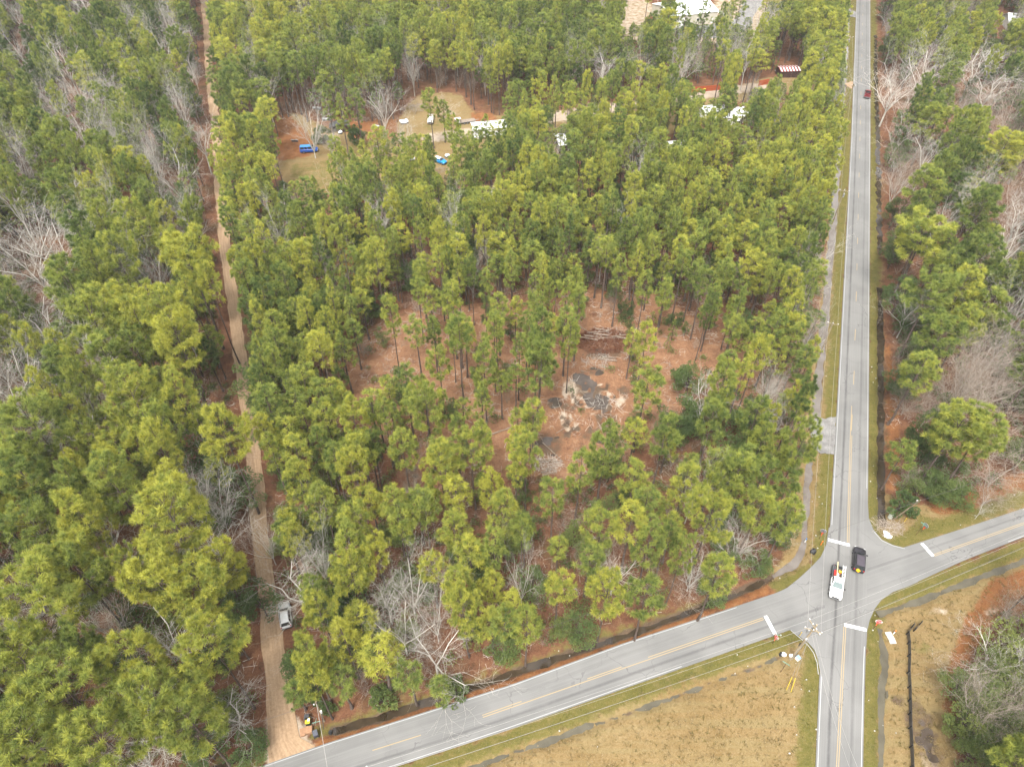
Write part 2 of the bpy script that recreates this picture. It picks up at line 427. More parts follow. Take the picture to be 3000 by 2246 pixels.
# ------------------------------------------------------------------ road geometry in the world
N_LEFT = poly_w([(2509, 0), (2493.5, 400), (2473, 800), (2450, 1220), (2434, 1500), (2411, 1860), (2401, 1960), (2394, 2123), (2389, 2246)])
N_RIGHT = poly_w([(2549.5, 0), (2550, 400), (2547.5, 800), (2545, 1220), (2542, 1500), (2538, 1860), (2534, 1960), (2530, 2123), (2528, 2246)])
def extend(line, d0, d1):
    a, b = Vector(line[0]), Vector(line[1]); s = a + (a - b).normalized() * d0
    c, e = Vector(line[-1]), Vector(line[-2]); t = c + (c - e).normalized() * d1
    return [tuple(s)] + list(line) + [tuple(t)]
W_UP = poly_w([(757, 2246), (958.8, 2175.6), (1500, 2004), (1825, 1884), (2110, 1791), (2430, 1684)])
W_LO = poly_w([(1156.8, 2246), (1320, 2193), (1500, 2132.8), (1883, 1997), (2277, 1858), (2430, 1802)])
E_UP = poly_w([(2520, 1643), (2649, 1603), (2827, 1546), (3000, 1488)])
E_LO = poly_w([(2520, 1768), (2659, 1717), (2827, 1640), (3000, 1573)])
def resample(line, n):
    P = np.array(line, float); s = np.r_[0, np.cumsum(np.hypot(*np.diff(P, axis=0).T))]
    t = np.linspace(0, s[-1], n)
    return np.c_[np.interp(t, s, P[:, 0]), np.interp(t, s, P[:, 1])], s[-1]
def strip(name, L, Rr, z, mat, n=60, nw=8, wob=0.0, skirt=0.14, kind='structure', crown=0.0):
    """Sheet between two edge lines with UV (across 0..1, along in metres) and a downturned edge."""
    A, la = resample(L, n); B, lb = resample(Rr, n)
    V, UV, F = [], [], []
    for i in range(n):
        for j in range(-1, nw + 2):
            t = min(max(j / nw, 0), 1)
            p = A[i] * (1 - t) + B[i] * t
            w = 0.0
            if wob and j in (-1, 0, nw, nw + 1):
                w = (vnoise(p[0], p[1], 1.1, 3) - 0.5) * wob
                d = (B[i] - A[i]); d = d / np.hypot(*d)
                p = p + d * (w if j > 0 else -w)
            zz = z + crown * (1 - (2 * t - 1) ** 2)
            if j < 0 or j > nw: zz -= skirt
            V.append((p[0], p[1], zz)); UV.append((t, i / (n - 1) * la))
    k = nw + 3
    for i in range(n - 1):
        for j in range(k - 1):
            F.append((i * k + j, i * k + j + 1, (i + 1) * k + j + 1, (i + 1) * k + j))
    me = bpy.data.meshes.new(name); me.from_pydata(V, [], F); me.materials.append(mat)
    ul = me.uv_layers.new(name="UVMap")
    li = np.zeros(len(me.loops), np.int32); me.loops.foreach_get("vertex_index", li)
    ul.data.foreach_set("uv", np.array(UV, np.float32)[li].ravel())
    bm = bmesh.new(); bm.from_mesh(me); bmesh.ops.recalc_face_normals(bm, faces=bm.faces)
    if bm.faces and sum(f.normal.z for f in bm.faces) < 0: bmesh.ops.reverse_faces(bm, faces=bm.faces)
    bm.to_mesh(me); bm.free()
    o = link(name, me); o["kind"] = kind
    return o
ZR = 0.10
nl, nr = extend(N_LEFT, 300, 25), extend(N_RIGHT, 300, 25)
wu, wlo = extend(W_UP, 60, 0), extend(W_LO, 60, 0)
eu, elo = extend(E_UP, 0, 120), extend(E_LO, 0, 120)
strip("main_road", nl, nr, ZR, M_ASPH_N, 160)
strip("side_road", wu, wlo, ZR - 0.004, M_ASPH_W, 90)
strip("side_road", eu, elo, ZR - 0.008, M_ASPH_E, 60)
def apron(pts, z, inner):
    mb = MB(); mb.prism(poly_w(pts + inner), z - 0.14, z)
    o = mb.build("junction_corner", M_ASPH); o["kind"] = 'structure'
apron([(2240, 1748), (2277, 1735), (2305, 1722), (2340, 1694), (2375, 1662), (2405, 1630), (2420, 1595), (2428, 1545)], ZR - 0.012, [(2470, 1545), (2470, 1700), (2300, 1760)])
apron([(2541, 1440), (2542.5, 1480), (2545, 1518), (2558, 1551), (2582, 1580), (2615, 1596), (2649, 1605), (2700, 1590)], ZR - 0.014, [(2700, 1640), (2500, 1690), (2500, 1440)])
apron([(2690, 1704), (2659, 1718), (2615, 1734), (2582, 1757), (2562, 1783), (2548, 1815), (2540, 1849), (2537, 1900)], ZR - 0.016, [(2500, 1900), (2500, 1680), (2690, 1660)])
apron([(2255, 1866), (2312, 1843), (2346, 1866), (2368, 1882), (2385, 1902), (2397, 1931), (2402, 1965), (2400, 2000)], ZR - 0.018, [(2440, 2000), (2440, 1760), (2255, 1820)])

# markings ------------------------------------------------------------
def offset_between(L, Rr, t, i0=0.0, i1=1.0, n=60):
    A, _ = resample(L, 400); B, _ = resample(Rr, 400)
    k = np.linspace(i0 * 399, i1 * 399, n).round().astype(int)
    return A[k] * (1 - t) + B[k] * t
def line_mark(mb, P, w, z):
    P = np.asarray(P, float)
    for a, b in zip(P[:-1], P[1:]):
        d = b - a; L = np.hypot(*d)
        if L < 1e-3: continue
        nn = np.array((-d[1], d[0])) / L * w / 2
        mb.add([(*(a - nn), z), (*(b - nn), z), (*(b + nn), z), (*(a + nn), z)], [(0, 1, 2, 3)])
def frac_at(L, py):
    """fraction along the edge line L (resampled) where it crosses photo row py"""
    A, _ = resample(L, 400); _, y, _ = proj(A[:, 0], A[:, 1], 0.0)
    return int(np.argmin(np.abs(y - py))) / 399.0
zm = ZR + 0.006
mb = MB()
f_top, f_j0, f_j1 = frac_at(nl, 20), frac_at(nl, 1530), frac_at(nl, 1965)
for t in (0.045, 0.962):
    line_mark(mb, offset_between(nl, nr, t, 0.0, frac_at(nl, 1440 if t > .5 else 1530), 120), 0.09, zm)
    line_mark(mb, offset_between(nl, nr, t, frac_at(nl, 1900 if t > .5 else 1990), 1.0), 0.11, zm)
for t, f1 in ((0.035, frac_at(wu, 1775)),): line_mark(mb, offset_between(wu, wlo, t, 0.05, f1), 0.09, zm)
line_mark(mb, offset_between(wu, wlo, 0.96, 0.05, 0.80), 0.09, zm)
line_mark(mb, offset_between(eu, elo, 0.045, 0.22, 1.0), 0.11, zm)
line_mark(mb, offset_between(eu, elo, 0.955, 0.20, 1.0), 0.11, zm)
line_mark(mb, poly_w([(2560, 1558), (2584, 1584), (2617, 1599), (2650, 1607)]), 0.10, zm)
line_mark(mb, poly_w([(2316, 1846), (2346, 1871), (2367, 1890), (2383, 1912), (2393, 1940), (2397, 1975)]), 0.10, zm)
o = mb.build("edge_line_marking", M_WHITE_LINE); o["kind"] = 'structure'
mb = MB()
def px_line(a, b, off=0.0, n=8):
    A, B = np.array(at(*a)), np.array(at(*b)); d = B - A; nn = np.array((-d[1], d[0])) / np.hypot(*d) * off
    return [A + (B - A) * t + nn for t in np.linspace(0, 1, n)]
for off in (-0.14, 0.14):
    line_mark(mb, px_line((2484, 1590), (2486, 1500), off), 0.10, zm)
    line_mark(mb, px_line((2486, 1500), (2493, 1275), off), 0.10, zm)
    line_mark(mb, px_line((2474.5, 1836), (2452, 2262), off), 0.10, zm)
    line_mark(mb, px_line((2735, 1627), (3060, 1512), off), 0.10, zm)
line_mark(mb, px_line((2493, 1275), (2497, 1190), 0.14), 0.10, zm)
for a, b in (((2493.5, 1262), (2496, 1215)), ((2500, 1127), (2502, 1087)), ((2504, 998), (2505.5, 965)), ((2507.5, 884), (2508.5, 855))): line_mark(mb, px_line(a, b), 0.12, zm)
A = np.array(at(2508.5, 855)); Bt = np.array(at(2528.5, 5)); Ld = np.hypot(*(Bt - A)); dd = (Bt - A) / Ld
s = 9.0
while s < Ld + 100:
    line_mark(mb, [A + dd * s, A + dd * (s + 3.0)], 0.11, zm); s += 12.0
line_mark(mb, px_line((2236, 1812), (1414, 2098), 0.13), 0.11, zm); line_mark(mb, px_line((2236, 1812), (1900, 1928), -0.16), 0.11, zm)
for a, b in (((1822, 1956), (1722, 1991)), ((1529, 2057), (1414, 2098)), ((1234, 2156), (1092, 2201)), ((930, 2255), (830, 2288))): line_mark(mb, px_line(a, b, -0.16), 0.11, zm)
o = mb.build("centre_line_marking", M_YELLOW); o["kind"] = 'structure'
def stop_line(a, b, w=0.55):
    mb = MB(); line_mark(mb, px_line(a, b, 0, 2), w, zm + 0.004)
    o = mb.build("stop_line", M_STOP_LINE); o["kind"] = 'structure'
stop_line((2426, 1581), (2465, 1591)); stop_line((2467.5, 1592), (2489, 1597)); stop_line((2700, 1592), (2733, 1629)); stop_line((2473, 1830), (2537, 1845)); stop_line((2242, 1804), (2270, 1857))

# dirt track ----------------------------------------------------------
TRK = [(595, -8), (606, 78), (612, 203), (622, 288), (631, 356), (645, 560), (660, 730), (692, 940), (697, 1000), (735, 1261), (744, 1369), (771, 1650), (790, 1783), (804, 1927), (812, 2030), (826, 2110)]
trk_c = poly_w(TRK)
def side(line, w0, w1):
    P, _ = resample(line, 120); d = np.gradient(P, axis=0); d /= np.hypot(d[:, 0], d[:, 1])[:, None]
    nn = np.c_[-d[:, 1], d[:, 0]]; w = np.linspace(w0, w1, 120)[:, None]
    return P + nn * w, P - nn * w
tl_, tr_ = side(trk_c, 1.32, 1.40)
tL = [tuple(p) for p in tl_[:112]] + poly_w([(784, 2120), (782, 2200), (790, 2243)])
tR = [tuple(p) for p in tr_[:112]] + poly_w([(868, 2120), (890, 2180), (925, 2185)])
if at(600, 1000)[0] > 0: pass
def _leftmost(a, b): return a[60][0] < b[60][0]
if not _leftmost(tl_, tr_):
    tL, tR = [tuple(p) for p in tr_[:112]] + tL[112:], [tuple(p) for p in tl_[:112]] + tR[112:]
tL, tR = extend(tL, 150, 0), extend(tR, 150, 0)
strip("dirt_track", tL, tR, 0.045, M_TRACK, 170, 8, 0.7, 0.12)
# gravel aprons
def pad(name, pts, mat, z=0.05):
    mb = MB(); P, _ = resample(poly_w(pts + pts[:1]), 60)
    P = P[:-1]; c = P.mean(0)
    Q = [tuple(p + (p - c) / np.hypot(*(p - c)) * (vnoise(p[0], p[1], 0.9, 5) - 0.5) * 1.1) for p in P]
    mb.prism(Q, z - 0.12, z); o = mb.build(name, mat); o["kind"] = 'structure'; return o
pad("gravel_driveway", [(2374, 1232), (2449, 1222), (2447, 1270), (2441, 1335), (2405, 1327), (2376, 1303)], M_GRAVEL, 0.07)
pad("gravel_driveway", [(2470, 28), (2508, 34), (2507, 52), (2470, 46)], M_GRAVEL, 0.07)
pad("gravel_driveway", [(2476, 244), (2500, 238), (2499, 262), (2478, 252)], M_TRACK, 0.07)
pad("gravel_driveway", [(1962, 84), (2100, 70), (2150, 60), (2180, 10), (2240, 4), (2212, 40), (2200, 80), (2120, 112), (1990, 110)], M_GRAVEL, 0.05)
pad("gravel_driveway", [(2170, 14), (2200, -12), (2240, -14), (2250, 0), (2215, 12), (2205, 20)], M_GRAVEL, 0.046)

# ------------------------------------------------------------------ ditches and pools
DITCH = {  # photo line, half width of the water (m), bank half width, depth, water height, material, name
 'd1': ([(2487, 15), (2483, 69), (2475, 203), (2468, 280), (2465, 313), (2456, 453), (2445, 616), (2438, 700), (2429, 800), (2416, 948), (2403, 1075), (2391, 1222), (2384, 1262)], 0.75, 1.35, 0.75, -0.36, M_W_PALE),
 'd1b': ([(2375, 1345), (2368, 1430), (2362, 1500), (2355, 1592), (2330, 1650), (2259, 1688)], 0.4, 0.95, 0.75, -0.44, M_W_PALE),
 'd2': ([(2582, 986), (2582.6, 1095), (2584, 1276), (2585, 1457), (2589, 1530)], 0.55, 1.15, 1.0, -0.58, M_W_DARK),
 'd2b': ([(2567, 99), (2567, 180), (2569, 271), (2572, 340), (2574, 422), (2578, 617), (2580, 740)], 0.5, 1.15, 1.0, -0.58, M_W_DARK),
 'd2c': ([(2581.5, 838), (2582, 986)], 0.55, 1.15, 1.0, -0.58, M_W_DARK),
 'd3': ([(973, 2136), (1110, 2100), (1254, 2050), (1434, 1992), (1554, 1950), (1843, 1852), (2006, 1795), (2169, 1730), (2259, 1688)], 0.35, 1.25, 0.85, -0.68, M_W_DARK),
 'd4': ([(1300, 2275), (1500, 2203), (1789, 2104), (1945, 2051), (2097, 1992), (2223, 1950), (2290, 1918)], 0.25, 0.72, 0.6, -0.42, M_W_MURKY),
 'd5': ([(2574, 1796), (2683, 1762), (2827, 1705), (3000, 1640), (3100, 1600)], 0.35, 0.88, 0.7, -0.42, M_W_MURKY),
 'd6': ([(2582, 1838), (2585, 1880), (2594, 1910), (2596, 1960), (2586, 2003), (2584, 2090), (2584, 2161), (2582, 2260)], 0.30, 0.80, 0.62, -0.40, M_W_MURKY),
 'd7': ([(560, 2268), (633, 2243), (734, 2207)], 0.4, 1.1, 0.8, -0.55, M_W_DARK),
}
POOLS = [  # photo centre, radius across, radius away, material
 (1705, 1112, 1.5, 2.6, M_W_POOL), (1728, 1145, 2.2, 2.6, M_W_POOL), (1752, 1178, 1.9, 2.0, M_W_POOL), (1777, 1232, 1.8, 3.0, M_W_TEA), (1750, 1273, 2.8, 1.5, M_W_POOL), (1606, 1302, 2.6, 2.8, M_W_POOL),
 (1668, 1195, 1.2, 0.9, M_W_TEA), (1635, 1180, 2.0, 1.4, M_W_POOL), (1768, 1035, 4.0, 1.6, M_W_POOL), (1743, 1085, 1.6, 1.2, M_W_POOL), (1205, 1408, 1.5, 3.2, M_W_POOL), (1830, 1143, 1.4, 1.2, M_W_POOL),
 (2706, 2140, 1.8, 3.8, M_W_POOL), (2625, 2042, 0.9, 0.9, M_W_MURKY), (2640, 1745, 0.0, 0.0, None)]
POOLS = [p for p in POOLS if p[4] is not None]
DITCH_W = {k: ([at(*p) for p in v[0]],) + v[1:] for k, v in DITCH.items()}
POOL_W = [(at(p[0], p[1]),) + p[2:] for p in POOLS]

def relief(X, Y):
    fd = np.clip((170 - Y) / 60, 0, 1)
    Z = (vnoise(X, Y, 5.0, 1) - 0.5) * 0.10 * fd + (vnoise(X, Y, 1.7, 2) - 0.5) * 0.07 * fd
    wob = (vnoise(X, Y, 2.5, 8) - 0.5)
    near = np.full(X.shape, 1e9)
    for a, b in ((nl, nr), (wu, wlo), (eu, elo)):
        c, _ = resample((np.array(resample(a, 60)[0]) + np.array(resample(b, 60)[0])) / 2, 60)
        near = np.minimum(near, dist_line(X, Y, [tuple(p) for p in c]) - 2.9)
    near = np.minimum(near, dist_line(X, Y, [tuple(p) for p in trk_c]) - 1.5)
    flat = np.clip(near / 1.5, 0, 1)
    for ln, hw, bw, dep, wz, m in DITCH_W.values():
        d = dist_line(X, Y, ln) + wob * 0.55 + (vnoise(X, Y, 1.3, 12) - 0.5) * 0.4
        t = np.clip((bw - d) / (bw - hw * 0.35), 0, 1); t = t * t * (3 - 2 * t)
        Z = np.minimum(Z, Z * (1 - t) - dep * t)
    for (cx, cy), rx, ry, m in POOL_W:
        d = np.hypot((X - cx) / rx, (Y - cy) / ry) + wob * 1.1
        t = np.clip((1.25 - d) / 0.6, 0, 1)
        Z = np.minimum(Z, Z * (1 - t) - 0.20 * t + ((vnoise(X, Y, 1.7, 9) - 0.5) * 0.36 + (vnoise(X, Y, 0.8, 19) - 0.5) * 0.34) * t)
    return Z * np.clip(near / 0.8, 0, 1) - 0.03

def axis(segs):
    out = []
    for a, b, st in segs: out.append(np.arange(a, b, st))
    return np.concatenate(out + [np.array([segs[-1][1]])])
gx = axis([(-4000, -800, 400), (-800, -260, 30), (-260, -90, 2.0), (-90, 95, 0.62), (95, 260, 1.3), (260, 800, 30), (800, 4000, 400)])
gy = axis([(-3000, -60, 210), (-60, 18, 4), (18, 120, 0.62), (120, 200, 1.0), (200, 370, 1.6), (370, 800, 30), (800, 6000, 400)])
GX, GY = np.meshgrid(gx, gy)
PX, PY, DEP = proj(GX, GY, np.zeros_like(GX))
ok = DEP > 5
def blur(a, n=1):
    for _ in range(n):
        a = (a + np.roll(a, 1, 0) + np.roll(a, -1, 0) + np.roll(a, 1, 1) + np.roll(a, -1, 1)) / 5
    return a
def mask(polys, n=2):
    r = np.zeros(GX.shape)
    for p in polys: r = np.maximum(r, (inside(PX, PY, p) & ok).astype(float))
    return blur(r, n)
D4L = [p for p in DITCH['d4'][0]]
SW_FIELD = [(300, 5200), (860, 2420), (1170, 2246), (1500, 2125), (2277, 1855), (2313, 1838), (2372, 1880), (2404, 1960), (2392, 2420), (2392, 5200)]
SE_Q = [(2530, 5200), (2530, 2420), (2534, 1900), (2552, 1800), (2620, 1730), (2700, 1700), (3100, 1540), (3300, 1500), (3300, 1700), (2990, 1760), (2880, 1830), (2820, 1960), (2795, 2080), (2800, 2246), (2800, 2420), (2800, 5200)]
NE_T = [(2542, 1440), (2600, 1440), (2640, 1468), (2700, 1478), (2800, 1470), (2900, 1430), (3000, 1395), (3200, 1320), (3200, 1440), (2660, 1612), (2560, 1570)]
W_STRIP = [(2510, -20), (2494, 400), (2474, 800), (2450, 1220), (2434, 1500), (2415, 1600), (2330, 1700), (2270, 1740), (2240, 1690), (2285, 1640), (2320, 1560), (2336, 1420), (2350, 1290), (2366, 1180), (2390, 1000), (2412, 800), (2432, 600), (2455, 300), (2475, -20)]
E_STRIP = [(2549, -20), (2550, 400), (2547, 800), (2544, 1450), (2600, 1470), (2602, 1200), (2598, 900), (2590, 500), (2575, 100), (2570, -20)]
N_VERGE_W = [(757, 2246), (930, 2160), (1180, 2082), (1500, 1975), (1830, 1858), (2110, 1764), (2240, 1700), (2277, 1737), (1825, 1888), (1500, 2008), (958, 2180), (800, 2250)]
YARD = [(800, 345), (870, 330), (960, 372), (1060, 360), (1150, 380), (1200, 300), (1240, 270), (1350, 275), (1390, 330), (1460, 340), (1700, 320), (1900, 280), (2120, 262), (2260, 225), (2420, 235), (2480, 245), (2480, 262), (2250, 275), (2080, 320), (1960, 400), (1700, 440), (1450, 470), (1330, 540), (1100, 560), (960, 570), (850, 560), (800, 480)]
YARD_SAND = [(1230, 395), (1330, 380), (1480, 355), (1640, 325), (1800, 300), (1900, 285), (2060, 262), (2150, 250), (2250, 240), (2250, 262), (2060, 292), (1900, 310), (1700, 345), (1480, 385), (1340, 408), (1235, 418)]
YARD_RUST = [(795, 345), (840, 330), (905, 390), (930, 452), (800, 475)]
YARD_RUST2 = [(1010, 360), (1160, 345), (1170, 400), (1100, 420), (1020, 400)]
YARD_RUST3 = [(1370, 330), (1440, 330), (1470, 360), (1400, 365)]
BLD_YARD = [(1800, -20), (1880, -20), (1960, 60), (2000, 110), (2060, 130), (2150, 130), (2230, 110), (2300, 60), (2300, -20), (2100, -20), (2090, 10), (1960, 20), (1900, 50), (1870, 120), (1830, 130), (1800, 90)]
CLEAR = [(1015, 1120), (1040, 1010), (1120, 930), (1220, 900), (1400, 890), (1580, 870), (1700, 850), (1850, 860), (1960, 860), (2100, 960), (2230, 1010), (2230, 1200), (2030, 1240), (1900, 1250), (1850, 1330), (1700, 1400), (1480, 1400), (1250, 1300), (1080, 1290), (1020, 1210)]
W_SAND = [(1640, 1130), (1690, 1090), (1770, 1110), (1850, 1150), (1840, 1190), (1790, 1215), (1760, 1260), (1650, 1290), (1630, 1220), (1655, 1180)]
TRK_W = dist_line(GX, GY, trk_c)
m_tan = np.maximum(mask([SW_FIELD, SE_Q, NE_T], 2), mask([W_STRIP], 2) * 0.85)
m_tan = np.maximum(m_tan, mask([YARD], 3) * 0.95)
m_tan = np.maximum(m_tan, mask([E_STRIP], 2) * 0.55)
m_tan = np.maximum(m_tan, mask([BLD_YARD], 3) * 0.7)
near_road = np.full(GX.shape, 1e9)
for a, b in ((nl, nr), (wu, wlo), (eu, elo)):
    c, _ = resample((np.array(resample(a, 60)[0]) + np.array(resample(b, 60)[0])) / 2, 60)
    near_road = np.minimum(near_road, dist_line(GX, GY, [tuple(p) for p in c]) - 3.0)
NE_G = [(2650, 1612), (2640, 1560), (2700, 1500), (2760, 1520), (2800, 1530), (3000, 1470), (3000, 1490)]
m_green = np.clip(1.05 - np.abs(near_road - 1.1) / 3.0, 0, 1) * 0.85
m_green = np.maximum(m_green, mask([NE_G], 3) * 0.75)
m_green = np.maximum(m_green, mask([[(2650, 1880), (2740, 1870), (2760, 1920), (2700, 1950)], [(840, 480), (1010, 460), (1100, 480), (980, 570), (850, 570)], [(1230, 360), (1320, 345), (1340, 375), (1240, 392)], [(960, 420), (1160, 400), (1220, 420), (1180, 450), (960, 470)]], 3) * 0.5)
W_SIDE = mask([N_VERGE_W], 1)
m_green *= (1 - 0.85 * W_SIDE)
m_green = np.where(TRK_W < 4.5, m_green * 0.15, m_green)
m_light = np.maximum(mask([CLEAR], 6) * (0.55 + 0.75 * vnoise(GX, GY, 6.0, 51)), mask([[(1000, 480), (1400, 460), (2000, 400), (2300, 300), (1900, 500), (1300, 600)]], 4) * 0.5)
m_sand = np.maximum(mask([YARD_SAND], 3) * 0.9, mask([W_SAND], 3) * np.clip((0.45 * vnoise(GX, GY, 2.2, 61) + 0.55 * vnoise(GX, GY, 0.9, 63) + 0.4 * vnoise(GX, GY, 4.0, 62) - 0.55) * 2.4, 0, 0.72))
m_sand = np.maximum(m_sand, mask([BLD_YARD], 3) * 0.55)
m_sand = np.maximum(m_sand, mask([[(2860, 1800), (2900, 1770), (2960, 1780), (2900, 1830)], [(2700, 1780), (2800, 1770), (2790, 1800), (2710, 1815)], [(2690, 2080), (2730, 2100), (2780, 2300), (2680, 2300)]], 3) * 0.5)
m_sand = np.maximum(m_sand, mask([[(775, 2100), (870, 2095), (935, 2190), (780, 2260)]], 2) * 0.9)
m_sand = np.maximum(m_sand, np.clip(1.0 - (TRK_W - 1.2) / 0.9, 0, 1) * 0.5)
m_rust = np.maximum(mask([YARD_RUST, YARD_RUST2, YARD_RUST3], 3), mask([[(2600, 980), (2640, 1100), (2640, 1440), (2596, 1440), (2590, 900)]], 2) * 0.7)
m_rust = np.maximum(m_rust, mask([[(2900, 1700), (3100, 1640), (3100, 1760), (2900, 1830), (2820, 1960), (2800, 2100), (2760, 2100), (2780, 1950), (2830, 1810)], [(2700, 1478), (3100, 1350), (3100, 1410), (2900, 1480), (2760, 1510)]], 3) * 1.1)
m_rust = np.maximum(m_rust, W_SIDE * 0.75)
m_rust = np.maximum(m_rust, np.clip(1 - np.abs(near_road - 4.0) / 1.5, 0, 1) * mask([E_STRIP], 2) * 0.8)
m_mud = mask([W_SAND], 4) * np.clip((vnoise(GX, GY, 1.1, 71) + 0.5 * vnoise(GX, GY, 2.6, 72) - 0.75) * 2.2, 0, 0.8)
for ln, hw, bw, dep, wz, m in DITCH_W.values():
    m_mud = np.maximum(m_mud, np.clip((bw - 0.2 - dist_line(GX, GY, ln)) / 0.6, 0, 1) * 0.8)
for (cx, cy), rx, ry, m in POOL_W:
    m_mud = np.maximum(m_mud, np.clip(1.9 - np.hypot((GX - cx) / rx, (GY - cy) / ry), 0, 1) * 0.55)
GZ = relief(GX, GY)
nyy, nxx = GX.shape
idx = np.arange(nyy * nxx).reshape(nyy, nxx)
quads = np.stack([idx[:-1, :-1], idx[:-1, 1:], idx[1:, 1:], idx[1:, :-1]], -1).reshape(-1, 4)
one = np.ones(GX.size)
me = np_mesh("ground", np.c_[GX.ravel(), GY.ravel(), GZ.ravel()], quads, [M_GROUND],
    {"m1": ('FLOAT_COLOR', np.c_[m_tan.ravel(), m_green.ravel(), m_light.ravel(), one]), "m2": ('FLOAT_COLOR', np.c_[m_mud.ravel(), m_rust.ravel(), m_sand.ravel(), one])}, smooth=True)
g = link("ground", me); g["kind"] = 'structure'
def ground_z(x, y):
    return float(relief(np.array([[x]], float), np.array([[y]], float))[0, 0])
for k_, (ln, hw, bw, dep, wz, m) in DITCH_W.items():
    a, b = side(ln, bw * 0.95, bw * 0.95)
    mb = MB(); A, B = a[::3], b[::3]
    for i in range(len(A) - 1): mb.add([(*A[i], wz), (*A[i + 1], wz), (*B[i + 1], wz), (*B[i], wz)], [(0, 1, 2, 3)])
    o = mb.build("ditch_water", m); o["kind"] = 'structure'
for pi_, ((cx, cy), rx, ry, m) in enumerate(POOL_W):
    mb = MB(); n = 20
    mb.add([(cx + 1.5 * rx * math.cos(t * 2 * math.pi / n), cy + 1.5 * ry * math.sin(t * 2 * math.pi / n), -0.165 - 0.004 * pi_) for t in range(n)], [tuple(range(n))])
    o = mb.build("puddle", m); o["kind"] = 'structure'

# ------------------------------------------------------------------ buildings and fences
def gable(name, c0, c1, depth, wall_h, ridge_h, over, wall_m, roof_m, label, cat, ribs=0, ridge_along=True, windows=()):
    """House on the ground edge c0 -> c1 (front), running back by depth; ridge parallel to the front."""
    c0, c1 = Vector((*c0, 0)), Vector((*c1, 0))
    L = (c1 - c0).length; rz = math.atan2(c1.y - c0.y, c1.x - c0.x)
    t = thing(name, (c0.x, c0.y, -0.05), rz, label, cat)
    D = depth
    mb = MB()
    mb.add([(0, 0, 0), (L, 0, 0), (L, D, 0), (0, D, 0), (0, 0, wall_h), (L, 0, wall_h), (L, D, wall_h), (0, D, wall_h), (0, D / 2, ridge_h), (L, D / 2, ridge_h)],
           [(0, 1, 5, 4), (1, 2, 6, 9, 5), (2, 3, 7, 6), (3, 0, 4, 8, 7)])
    n = int(L / 0.9)
    for i in range(n + 1):                                           # standing seams of the wall sheets
        mb.box((L * i / n, -0.02, wall_h / 2), (0.05, 0.04, wall_h))
    nd = int(D / 0.9)
    for i in range(nd + 1):
        mb.box((-0.02, D * i / nd, wall_h / 2), (0.04, 0.05, wall_h))
    mb.build("wall", wall_m, t)
    mb = MB(); s = (ridge_h - wall_h) / (D / 2); o = over
    for y0, y1 in ((-o, D / 2), (D + o, D / 2)):
        za = wall_h - s * o + 0.06; zb = ridge_h + 0.06
        mb.add([(-o, y0, za), (L + o, y0, za), (L + o, y1, zb), (-o, y1, zb), (-o, y0, za - 0.10), (L + o, y0, za - 0.10), (L + o, y1, zb - 0.10), (-o, y1, zb - 0.10)],
               [(0, 1, 2, 3), (7, 6, 5, 4), (0, 4, 5, 1), (1, 5, 6, 2), (3, 2, 6, 7), (0, 3, 7, 4)])
    r = mb.build("roof", roof_m, t)
    mb = MB(); mb.tube((-o, D / 2, ridge_h + 0.08), (L + o, D / 2, ridge_h + 0.08), 0.10, n=6); mb.build("ridge_cap", roof_m, r)
    if ribs:
        me = None
        for i in range(ribs):
            x = -o + (L + 2 * o) * (i + 0.5) / ribs
            mb = MB(); y0, y1 = -o, D / 2; za, zb = wall_h - s * o + 0.10, ridge_h + 0.10
            mb.add([(-.2, y0, za), (.2, y0, za), (.2, y1, zb), (-.2, y1, zb)], [(0, 1, 2, 3)]); mb.add([(-.09, D + o, za), (.09, D + o, za), (.09, D / 2, zb), (-.09, D / 2, zb)], [(0, 1, 2, 3)])
            if me is None: me = mb.mesh("roof_stripe", M_ROOFW if roof_m != M_ROOFW else M_GALV)
            q = link("roof_stripe", me, r); q.location = (x, 0, 0)
    for (x, z, w, h, nm, mt) in windows:
        mb = MB(); mb.box((x, -0.06, z), (w, 0.06, h)); f = mb.build(nm, mt, t)
        if nm == "window":
            mb = MB(); mb.box((x, -0.10, z), (w - 0.16, 0.03, h - 0.16)); mb.build("pane", M_GLASS, f)
    return t
gable("metal_building", (64.6, 309.4), (85.4, 316.2), 16.6, 4.6, 6.3, 0.25, M_TANWALL, M_ROOFW, "big tan metal building with a bright white sheet roof", "building", ribs=0,
      windows=[(5, 1.7, 3.4, 3.3, "roll_door", M_WHITEWALL), (19.6, 1.1, 1.0, 2.1, "door", M_WHITEWALL), (13, 2.2, 1.3, 1.0, "window", M_WHITEWALL)])
mb = MB(); t = thing("porch_frame", (86.6, 317.4, 0), math.atan2(6.8, 20.8), "red oxide steel porch frame against the tan metal building", "porch")
for x in (0.3, 3.2):
    for y in (-0.6, 2.8): mb.box((x, y, 1.4), (0.14, 0.14, 2.8))
for y in (-0.6, 2.8): mb.box((1.75, y, 2.75), (3.1, 0.12, 0.16))
mb.box((0.3, 1.1, 1.5), (0.10, 3.3, 0.12)); mb.build("frame", M_STEELRED, t)
mb = MB(); mb.box((1.75, 1.1, 2.95), (3.5, 4.2, 0.06), tilt=Matrix.Rotation(0.12, 3, 'Y')); mb.build("canopy", M_ROOFW, t)
gable("mobile_home", (-12.0, 213.2), (-1.8, 215.2), 5.0, 2.7, 3.4, 0.3, M_WHITEWALL, M_ROOFW, "white mobile home with pale roof beside the sandy drive", "mobile home", windows=[(2, 1.6, 1.0, 0.9, "window", M_WHITEP), (5, 1.2, 0.9, 2.0, "door", M_WHITEP), (8, 1.6, 1.0, 0.9, "window", M_WHITEP)])
